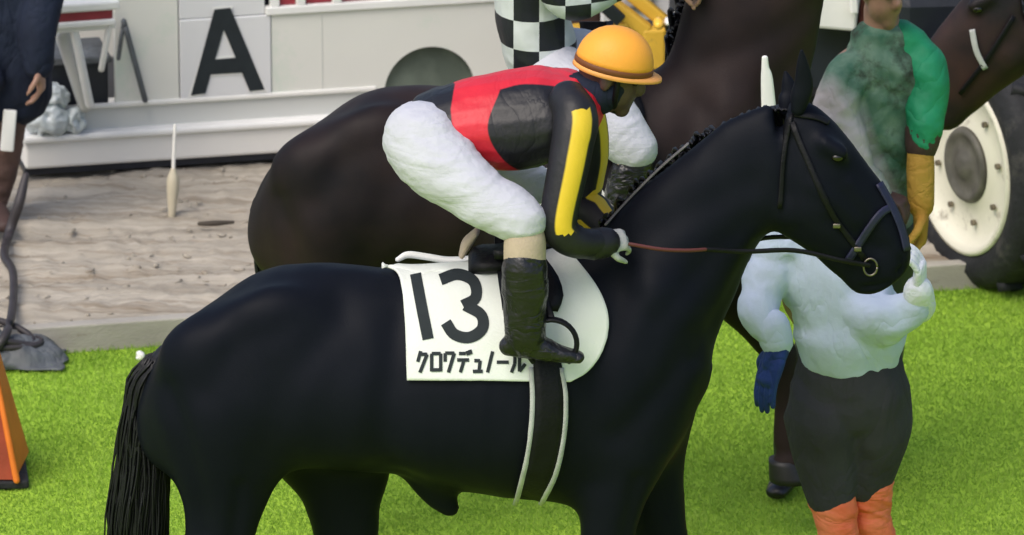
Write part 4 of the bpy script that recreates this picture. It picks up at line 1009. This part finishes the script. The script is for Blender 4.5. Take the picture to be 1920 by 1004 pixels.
# window row above the panel
vbox('window_sill', (uA1-.02, z_win), (uR, z_win+.03), -.03, .014, M['white_paint'])
u = uA1
for i, wd in enumerate((.10, .14, .22, .24, .24)):
    if u+wd > uR: break
    vbox('window_post', (u, z_win+.03), (u+.035, zt), -.03, .008, M['white_paint'])
    vbox('window_pane', (u+.035, z_win+.03), (u+wd, zt-.05), -.028, -.012, M['maroon']); u += wd
vbox('header', (uA0, zt-.05), (uR, zt), -.03, .0, M['van'])
vbox('upper_panel', (uA0, z_win+.002), (uA1-.022, zt-.052), -.03, .0, M['van_panel'])
# seams and scratches
for px in (604, 700):
    if px == 700: continue
    bm = bmesh.new(); u_ = vpix(px, 100)[0]; box(bm, vp(u_, .0005, (z_gr+z_win)/2), (.003, .002, z_win-z_gr-.03), rz=YAW); bm_obj('seam', bm, M['van_grey'], van, smooth=False)
# letter A
def flat_poly(name, polys, w, m, parent, depth=.003):
    bm = bmesh.new()
    for k, poly in enumerate(polys):
        f = bm.faces.new([bm.verts.new(vp(*((lambda q: (q[0], w, q[1]))(vpix(px, py, w)))) ) for px, py in poly])
        g = bmesh.ops.extrude_face_region(bm, geom=[f]); bmesh.ops.translate(bm, verts=[v for v in g['geom'] if isinstance(v, bmesh.types.BMVert)], vec=-EY*(depth+.0004*k))
    return bm_obj(name, bm, m, parent, smooth=False)
LA = [[(402, 18), (431, 15), (385, 175), (358, 179)], [(403, 18), (432, 15), (496, 168), (468, 171)], [(398, 112), (447, 108), (457, 136), (390, 140)]]
def grow(poly, g):
    cx = sum(p[0] for p in poly)/len(poly); cy = sum(p[1] for p in poly)/len(poly)
    return [(x+(g if x > cx else -g), y+(g*.7 if y > cy else -g*.7)) for x, y in poly]
flat_poly('letter_outline', [grow(q, 6) for q in LA], .0065, M['white_paint'], van, .001)
flat_poly('letter', LA, .0085, M['ink'], van)
# wheel
def wheel(parent, c, r, w, axis, rim_m, name='wheel', rim_r=.6, lugs=0):
    ax = Vector(axis).normalized(); e1 = Vector((0, 0, 1)); e1 = (e1-ax*e1.dot(ax)).normalized(); e2 = ax.cross(e1); n = 48
    def ring(rr, o): return [c+ax*o+e1*(rr*math.cos(2*math.pi*k/n))+e2*(rr*math.sin(2*math.pi*k/n)) for k in range(n)]
    root = bpy.data.objects.new(name, None); COL.objects.link(root); root.location = c; root.empty_display_size = .1
    root.parent = parent; root.matrix_parent_inverse = parent.matrix_basis.inverted()
    mw = Matrix.Translation(c)
    def sub(nm, bm, m, smooth=True):
        bmesh.ops.recalc_face_normals(bm, faces=bm.faces[:]); me = bpy.data.meshes.new(nm); bm.to_mesh(me); bm.free(); me.transform(mw.inverted())
        o = link(nm, me, m, None, smooth); o.parent = root; return o
    bm = bmesh.new(); rr = rim_r*r
    prof = [(rr, -w/2), (rr*1.08, -w/2-.01), ((rr+r)/2, -w/2-.02), (r*.95, -w*.46), (r, -w*.36), (r, w*.36), (r*.95, w*.46), ((rr+r)/2, w/2+.02), (rr*1.08, w/2+.01), (rr, w/2)]
    add_rings(bm, [ring(a, o) for a, o in prof]+[ring(*prof[0])], cap=False)
    for k in range(lugs):
        a = 2*math.pi*k/lugs; p = c+e1*(r*math.cos(a))+e2*(r*math.sin(a))+ax*(w*.2*(1 if k % 2 else -1))
        rad = (e1*math.cos(a)+e2*math.sin(a)); tg = ax.cross(rad); mm = Matrix((ax, tg, rad)).transposed().to_4x4()
        g = bmesh.ops.create_cube(bm, size=1, matrix=Matrix.Translation(p) @ mm @ Matrix.Rotation(.5*(1 if k % 2 else -1), 4, 'Z') @ Matrix.Diagonal((w*.45, .035, .04, 1)))
    sub('tyre', bm, M['rubber'])
    bm = bmesh.new(); o = w/2
    prof = [(rr*1.03, o*.4), (rr*1.03, o+.012), (rr*.97, o+.016), (rr*.93, o-.01), (rr*.8, o-.035), (rr*.52, o-.03), (rr*.42, o-.015)]
    vr = add_rings(bm, [ring(a, q_) for a, q_ in prof], cap=True); rim = sub('rim', bm, rim_m)
    bm = bmesh.new(); prof = [(rr*.44, o-.016), (rr*.41, o+.0), (rr*.36, o+.002), (rr*.33, o-.008), (rr*.16, o-.006), (rr*.12, o+.012), (rr*.02, o+.014)]
    add_rings(bm, [ring(a, q_) for a, q_ in prof]); sub('hub', bm, M['hub'])
    for k in range(8):
        a = 2*math.pi*(k+.3)/8; bm = bmesh.new(); p = c+ax*(o-.026)+e1*(rr*.66*math.cos(a))+e2*(rr*.66*math.sin(a)); chain(bm, [p, p+ax*.014], [rr*.035]*2, n=6, sub=1, round_ends=False); sub('bolt', bm, M['bolt'], False)
    return root
wheel(van, vp(au, -.16, ar*.9), ar*.92, .14, -EY, M['hub'])
# red and white tail board on struts at the left end
tb = thing('platform_board', 'red and white striped board on white struts beside the navy-coated person', 'board', vp(uL-.15, .1, 0))
def seg(name, pts, r, m, parent, Y=5.55, n=8, ref=(0, 1, 0)):
    bm = bmesh.new(); chain(bm, [P(px, py, Y+dy) for px, py, dy in pts], [r]*len(pts), n=n, sub=1, ref=ref); return bm_obj(name, bm, m, parent, smooth=True)
def slab(name, a, b_, th, dep, m, parent, Y):
    A = P(*a, Y); B = P(*b_, Y+(b_[0]-a[0])/500*.225); c = (A+B)/2; d = B-A; bm = bmesh.new()
    box(bm, c, (d.length, dep, th), rz=math.atan2(d.y, d.x), ry=-math.asin(d.z/d.length), bev=th*.25); return bm_obj(name, bm, m, parent, False)
slab('white_edge', (68, 16), (222, 6), .036, .07, M['white_paint'], tb, 5.40)
slab('red_stripe', (70, 33), (210, 21), .052, .06, M['maroon'], tb, 5.405)
slab('white_edge', (74, 48), (214, 38), .024, .065, M['white_paint'], tb, 5.40)
slab('white_rim', (88, 56), (214, 46), .020, .06, M['white_paint'], tb, 5.42)
seg('strut', [(100, 62, 0), (86, 128, 0)], .013, M['van_skirt'], tb, 5.45)
seg('strut', [(118, 66, 0), (160, 196, .05)], (.035, .030), M['van_grey'], tb, 5.5)
seg('strut', [(140, 62, 0), (168, 196, .05)], .017, M['white_paint'], tb, 5.43)
seg('strut', [(205, 48, 0), (190, 130, 0)], .012, M['van_skirt'], tb, 5.45)
seg('strut', [(232, 40, 0), (272, 188, 0)], .011, M['tarp'], tb, 5.6)
seg('strut', [(232, 40, 0), (222, 110, 0)], .008, M['tarp'], tb, 5.6)
# dark box beneath the board
bx = thing('equipment_box', 'dark metal box under the red and white striped board', 'box', P(130, 190, 5.7))
for nm, c, s_, m in (('case', (125, 150), (.28, .25, .20), 'dark_metal'), ('lid', (125, 98), (.30, .27, .03), 'tarp'), ('latch', (128, 112), (.04, .02, .035), 'webbing')):
    bm = bmesh.new(); box(bm, P(*c, 5.75 if nm != 'latch' else 5.60), s_, rz=YAW, bev=.008); bm_obj(nm, bm, M[m], bx, False)
# clear plastic bags
for i, (px, py, r, lab) in enumerate(((88, 222, (.085, .06, .075), 'clear crumpled plastic bag lying on the vehicle step beside the navy coat'), (103, 182, (.05, .045, .05), 'small clear plastic bag perched above the larger crumpled one'), (140, 225, (.04, .035, .045), 'little pale plastic bag lying right of the larger crumpled one'))):
    bm = bmesh.new(); bmesh.ops.create_icosphere(bm, subdivisions=4, radius=1, matrix=Matrix.Translation(P(px, py, 5.55)) @ Matrix.Diagonal((*r, 1)))
    o = bm_obj('plastic_bag', bm, M['plastic']); wrinkle(o.data, .018, (22, 22, 20), i*3); tag(o, lab, 'bag', 'plastic bags by the vehicle')
# marker post, stick and stone
mk = thing('marker_post', 'cream marker post standing on the sand before the letter A vehicle', 'post', G(322, 400, SAND_Z))
b0 = G(322, 402, SAND_Z); top = P(328, 236, b0.y+.02)
bm = bmesh.new(); chain(bm, [b0-Vector((0, 0, .02)), b0.lerp(top, .35), b0.lerp(top, .5)], [.012, .024, .011], n=12); bm_obj('base', bm, M['post'], mk)
bm = bmesh.new(); chain(bm, [b0.lerp(top, .45), top], [.008, .006], n=10); bm_obj('rod', bm, M['van_skirt'], mk)
bm = bmesh.new(); chain(bm, [G(374, 420, SAND_Z+.012), G(405, 419, SAND_Z+.014), G(437, 417, SAND_Z+.012)], [.008, .011, .006], n=8); o = bm_obj('stick', bm, M['wood']); tag(o, 'short dark stick lying on the sand left of the dark bay rump', 'stick')
bm = bmesh.new(); bmesh.ops.create_icosphere(bm, subdivisions=3, radius=1, matrix=Matrix.Translation(G(262, 676)+Vector((0, 0, .015))) @ Matrix.Diagonal((.018, .017, .017, 1))); o = bm_obj('stone', bm, M['stone']); wrinkle(o.data, .006, (30, 30, 30)); tag(o, 'small white stone on the grass at the foot of the kerb', 'stone')

# ---- person in navy coat at the left edge
Yn = 5.0
npn = thing('person', 'person in long navy coat standing at the left edge of the picture', 'person', G(8, 452, SAND_Z))
nt_ = ([P(8, 170, Yn), P(15, 90, Yn), P(20, 0, Yn), P(20, -110, Yn), P(20, -200, Yn)], [(.18, .14), (.165, .13), (.17, .13), (.19, .125), (.13, .085)])
nl = [P(-40, 180, Yn), P(-44, 320, Yn), P(-46, 420, Yn)]; nr_ = [P(12, 180, Yn-.02), P(2, 300, Yn-.02), P(-12, 425, Yn-.02)]
for a in (nl, nr_): a[-1].z = SAND_Z+.09
na = [P(75, -170, Yn), P(88, -60, Yn-.05), P(70, 60, Yn-.14), P(72, 120, Yn-.16)]; nb = [P(-40, -170, Yn), P(-60, -40, Yn-.05), P(-40, 90, Yn-.1), P(-20, 150, Yn-.15)]
bm = bmesh.new(); chain(bm, nt_[0], [(a-.03, b_-.03) for a, b_ in nt_[1]], ref=RX, n=16)
for a in (nl, nr_): chain(bm, a, [.08, .055, .042])
for a in (na, nb): chain(bm, a, [.05, .047, .04, .032]); fingers(bm, a[-1], (0.1, -.1, -1), (-1, 0, 0), 1.05, .6)
chain(bm, [P(20, -190, Yn), P(20, -260, Yn)], [.06, .055]); qn = head_on(bm, P(22, -320, Yn), (.8, -.5, -.2)); link('body', bake(bm, .009, 2), M['skin'], npn)
bm = bmesh.new(); ball(bm, qn(-.02, 0, .05), (.105, .088, .085)); bm_obj('hair', bm, M['hair'], npn)
me = cl_mesh([nt_+(RX,), (na, [.085, .08, .072, .06]), (nb, [.085, .08, .072, .06])], .01, 3); folds(me, (.7, 0, .5), .09, .016, 21); link('coat', me, M['navy'], npn)
me = cl_mesh([(nl, [.10, .078, .062]), (nr_, [.09, .07, .058])], .01, 2); wrinkle(me, .006, (9, 9, 18), 2); link('trousers', me, M['brown_trousers'], npn)
for a in (nl, nr_):
    bm = bmesh.new(); boot(bm, a[-1], (.3, -.9, 0), 1.05); link('shoe', bake(bm, .008, 2), M['cuff'], npn)
bm = bmesh.new(); box(bm, P(16, 245, Yn-.14), (.05, .02, .16), ry=.1, bev=.006); o = bm_obj('document_folder', bm, M['white_paint']); tag(o, 'narrow white folder held low by the navy-coated person', 'folder')
# hose and tarp coil
bm = bmesh.new(); pts = [P(48, 330, 4.8), P(36, 380, 4.75), P(16, 440, 4.72), G(8, 480, SAND_Z+.03), G(24, 510, SAND_Z+.03), G(24, 570, SAND_Z+.03), G(12, 625, SAND_Z+.03), G(-20, 672, .05)]
chain(bm, pts, [.014, .02, .018, .016, .015, .015, .016, .016], n=10, sub=6); o = bm_obj('hose', bm, M['hose']); tag(o, 'dark rubber hose looping down the left edge to the tarp', 'hose')
tc_ = G(20, 676); bm = bmesh.new(); rows = []
for j in range(25):
    rows.append([])
    for i in range(37):
        u = i/36-.5; v = j/24-.5; e_ = max(0, 1-(u*u+v*v)*4.2)
        z = .012+e_**.5*(.085+.05*noise.noise(Vector((u*5, v*5, 1))))+.02*e_*abs(noise.noise(Vector((u*14+v*6, v*9, 3))))
        rows[-1].append(bm.verts.new((tc_.x-.04+u*.46*(1+.2*noise.noise(Vector((v*4, 0, 2)))), tc_.y+v*.3*(1+.2*noise.noise(Vector((u*4, 0, 7)))), z)))
for a, b_ in zip(rows[:-1], rows[1:]):
    for i in range(36): bm.faces.new((a[i], a[i+1], b_[i+1], b_[i]))
o = bm_obj('tarp', bm, M['tarp']); solid(o, .006, 1); tag(o, 'grey crumpled tarp lying on the grass by the kerb under a coiled hose', 'tarp')
bm = bmesh.new(); pts = []
for k in range(70):
    t = k/69; r0 = .16-.05*t; an = t*3.6*2*math.pi; pts.append(Vector((tc_.x-.05+r0*1.1*math.cos(an), tc_.y-.01+r0*.62*math.sin(an), .075+.03*t*3*.5+.014*math.sin(an*1.3)-.03*max(0, math.cos(an)))))
chain(bm, pts, [.013]*70, n=8, sub=2); o = bm_obj('hose_coil', bm, M['hose']); tag(o, 'coil of dark hose lying on the grey tarp', 'hose')
# orange wedge marker
oc = thing('orange_marker', 'orange slanted marker on a dark base at the left edge', 'marker', G(-30, 905))
cb = G(-42, 893); hgt = .62
def frus(z0, z1, r0, r1, bmx):
    return [[Vector((cb.x+r*a, cb.y+r*b_, z)) for a, b_ in ((.62, -1), (1, -.2), (-.6, 1), (-1, .2))] for z, r in ((z0, r0), (z1, r1))]
bm = bmesh.new(); rg = [[Vector((cb.x+r*a, cb.y+r*b_, z)) for a, b_ in ((.84, -.9), (1, .8), (-.84, .9), (-1, -.8))] for z, r in ((.04, .165), (.62, .035))]
vr = add_rings(bm, rg); bm.faces.ensure_lookup_table()
o = bm_obj('cone', bm, [M['red_panel'], M['lit_orange_panel']], oc, smooth=False)
for p in o.data.polygons: p.material_index = 1 if p.normal.x > .5 else 0  # lit and shaded faces of the orange marker painted by facing
bm = bmesh.new(); box(bm, (cb.x, cb.y, .02), (.33, .33, .03), rz=.12, bev=.008); bm_obj('base', bm, M['rubber'], oc, False)
bm = bmesh.new(); a = [Vector((cb.x+r*.84+.004, cb.y+r*-.9-.004, z)) for z, r in ((.04, .165), (.62, .035))]; chain(bm, a, [.012, .008], n=8); bm_obj('edge', bm, M['lit_orange_panel'], oc)  # bright edge painted in as the lit corner

# ---- tractor
Yt = 4.55
tr_ = thing('tractor', 'dark tractor with yellow linkage and cream-rimmed wheel behind the horses', 'tractor', G(1700, 470))
wc = P(1822, 335, Yt); wr = wc.z-.0
axis = Vector((-.88, -.46, .0))
wr = .46; wc = Vector((wc.x+.02, wc.y, .455))
wheel(tr_, wc+Vector((.06, .03, 0)), wr, .26, axis, M['rim'], rim_r=.70, lugs=26)
def tbox(name, px, py, Y, s, m, rz=.1, ry=0, bev=.012, rx=0):
    bm = bmesh.new(); box(bm, P(px, py, Y), s, rz=rz, ry=ry, rx=rx, bev=bev); return bm_obj(name, bm, M[m], tr_, False)
tbox('chassis', 1600, 150, 5.5, (1.5, .5, .45), 'dark_metal')
tbox('hood', 1640, 10, 5.45, (1.5, .6, .55), 'dark_metal', bev=.05)
tbox('fender', 1800, 60, 5.2, (.62, .5, .5), 'dark_metal', bev=.08)
tbox('white_panel', 1562, 12, 5.05, (.19, .04, .17), 'white_paint', ry=.12)
tbox('red_panel', 1652, 0, 5.1, (.16, .04, .22), 'dark_red')
tbox('pillar', 1598, -30, 5.0, (.026, .04, .22), 'white_paint', ry=-.08, bev=.005)
tbox('pillar', 1697, -20, 5.0, (.022, .04, .22), 'white_paint', ry=.05, bev=.005)
for (px, py) in ((1400, 60), (1420, 150)):
    tbox('side_plate', px, py, 5.6, (.4, .2, .4), 'dark_metal')
# yellow linkage
def tbar(name, a, b_, Y, r, m):
    bm = bmesh.new(); A = P(*a, Y); B = P(*b_, Y); d = B-A; box(bm, (A+B)/2, (d.length, r[0], r[1]), rz=0, ry=-math.atan2(d.z, d.x), bev=min(r)*.2); return bm_obj(name, bm, M[m], tr_, False)
tbar('link_arm', (1110, -20), (1215, 60), 5.2, (.06, .055), 'yellow_paint')
tbar('link_arm', (1160, -30), (1250, 45), 5.25, (.05, .05), 'yellow_paint')
tbar('link_arm', (1070, 60), (1180, 52), 5.2, (.06, .05), 'yellow_paint')
tbar('ram', (1090, -30), (1165, 40), 5.12, (.03, .05), 'dark_metal')
tbar('link_post', (1064, -30), (1066, 70), 5.1, (.03, .018), 'webbing')
tbox('bracket', 1085, 35, 5.3, (.16, .06, .18), 'cuff'); tbox('bracket', 1080, 92, 5.2, (.06, .06, .09), 'yellow_paint'); tbox('bracket', 1225, 90, 5.2, (.09, .06, .16), 'yellow_paint')
tbox('body_plate', 1215, 0, 5.6, (.36, .05, .22), 'van_panel'); tbox('window', 1195, -8, 5.55, (.12, .02, .10), 'poncho'); tbox('bumper', 1235, 50, 5.3, (.14, .08, .04), 'tarp')
tbox('belly_plate', 1180, 130, 5.5, (.5, .1, .22), 'dark_metal')
for (px, py, m, r) in ((1285, 8, 'lamp', .035), (1235, 46, 'lamp', .02), (1273, 28, 'white_paint', .017), (1252, 42, 'white_paint', .012)):
    bm = bmesh.new(); c = P(px, py, 5.05); chain(bm, [c+Vector((0, .03, 0)), c, c-Vector((0, .012, 0))], [r, r*1.05, r*.8], n=16, sub=1); bm_obj('lamp', bm, M[m], tr_)
# rear wheel of the tractor, hidden low behind the horses
wheel(tr_, Vector((P(1300, 300, 5.6).x, 5.75, .40)), .4, .25, Vector((-.1, -1, 0)), M['rim'], rim_r=.6, lugs=24)
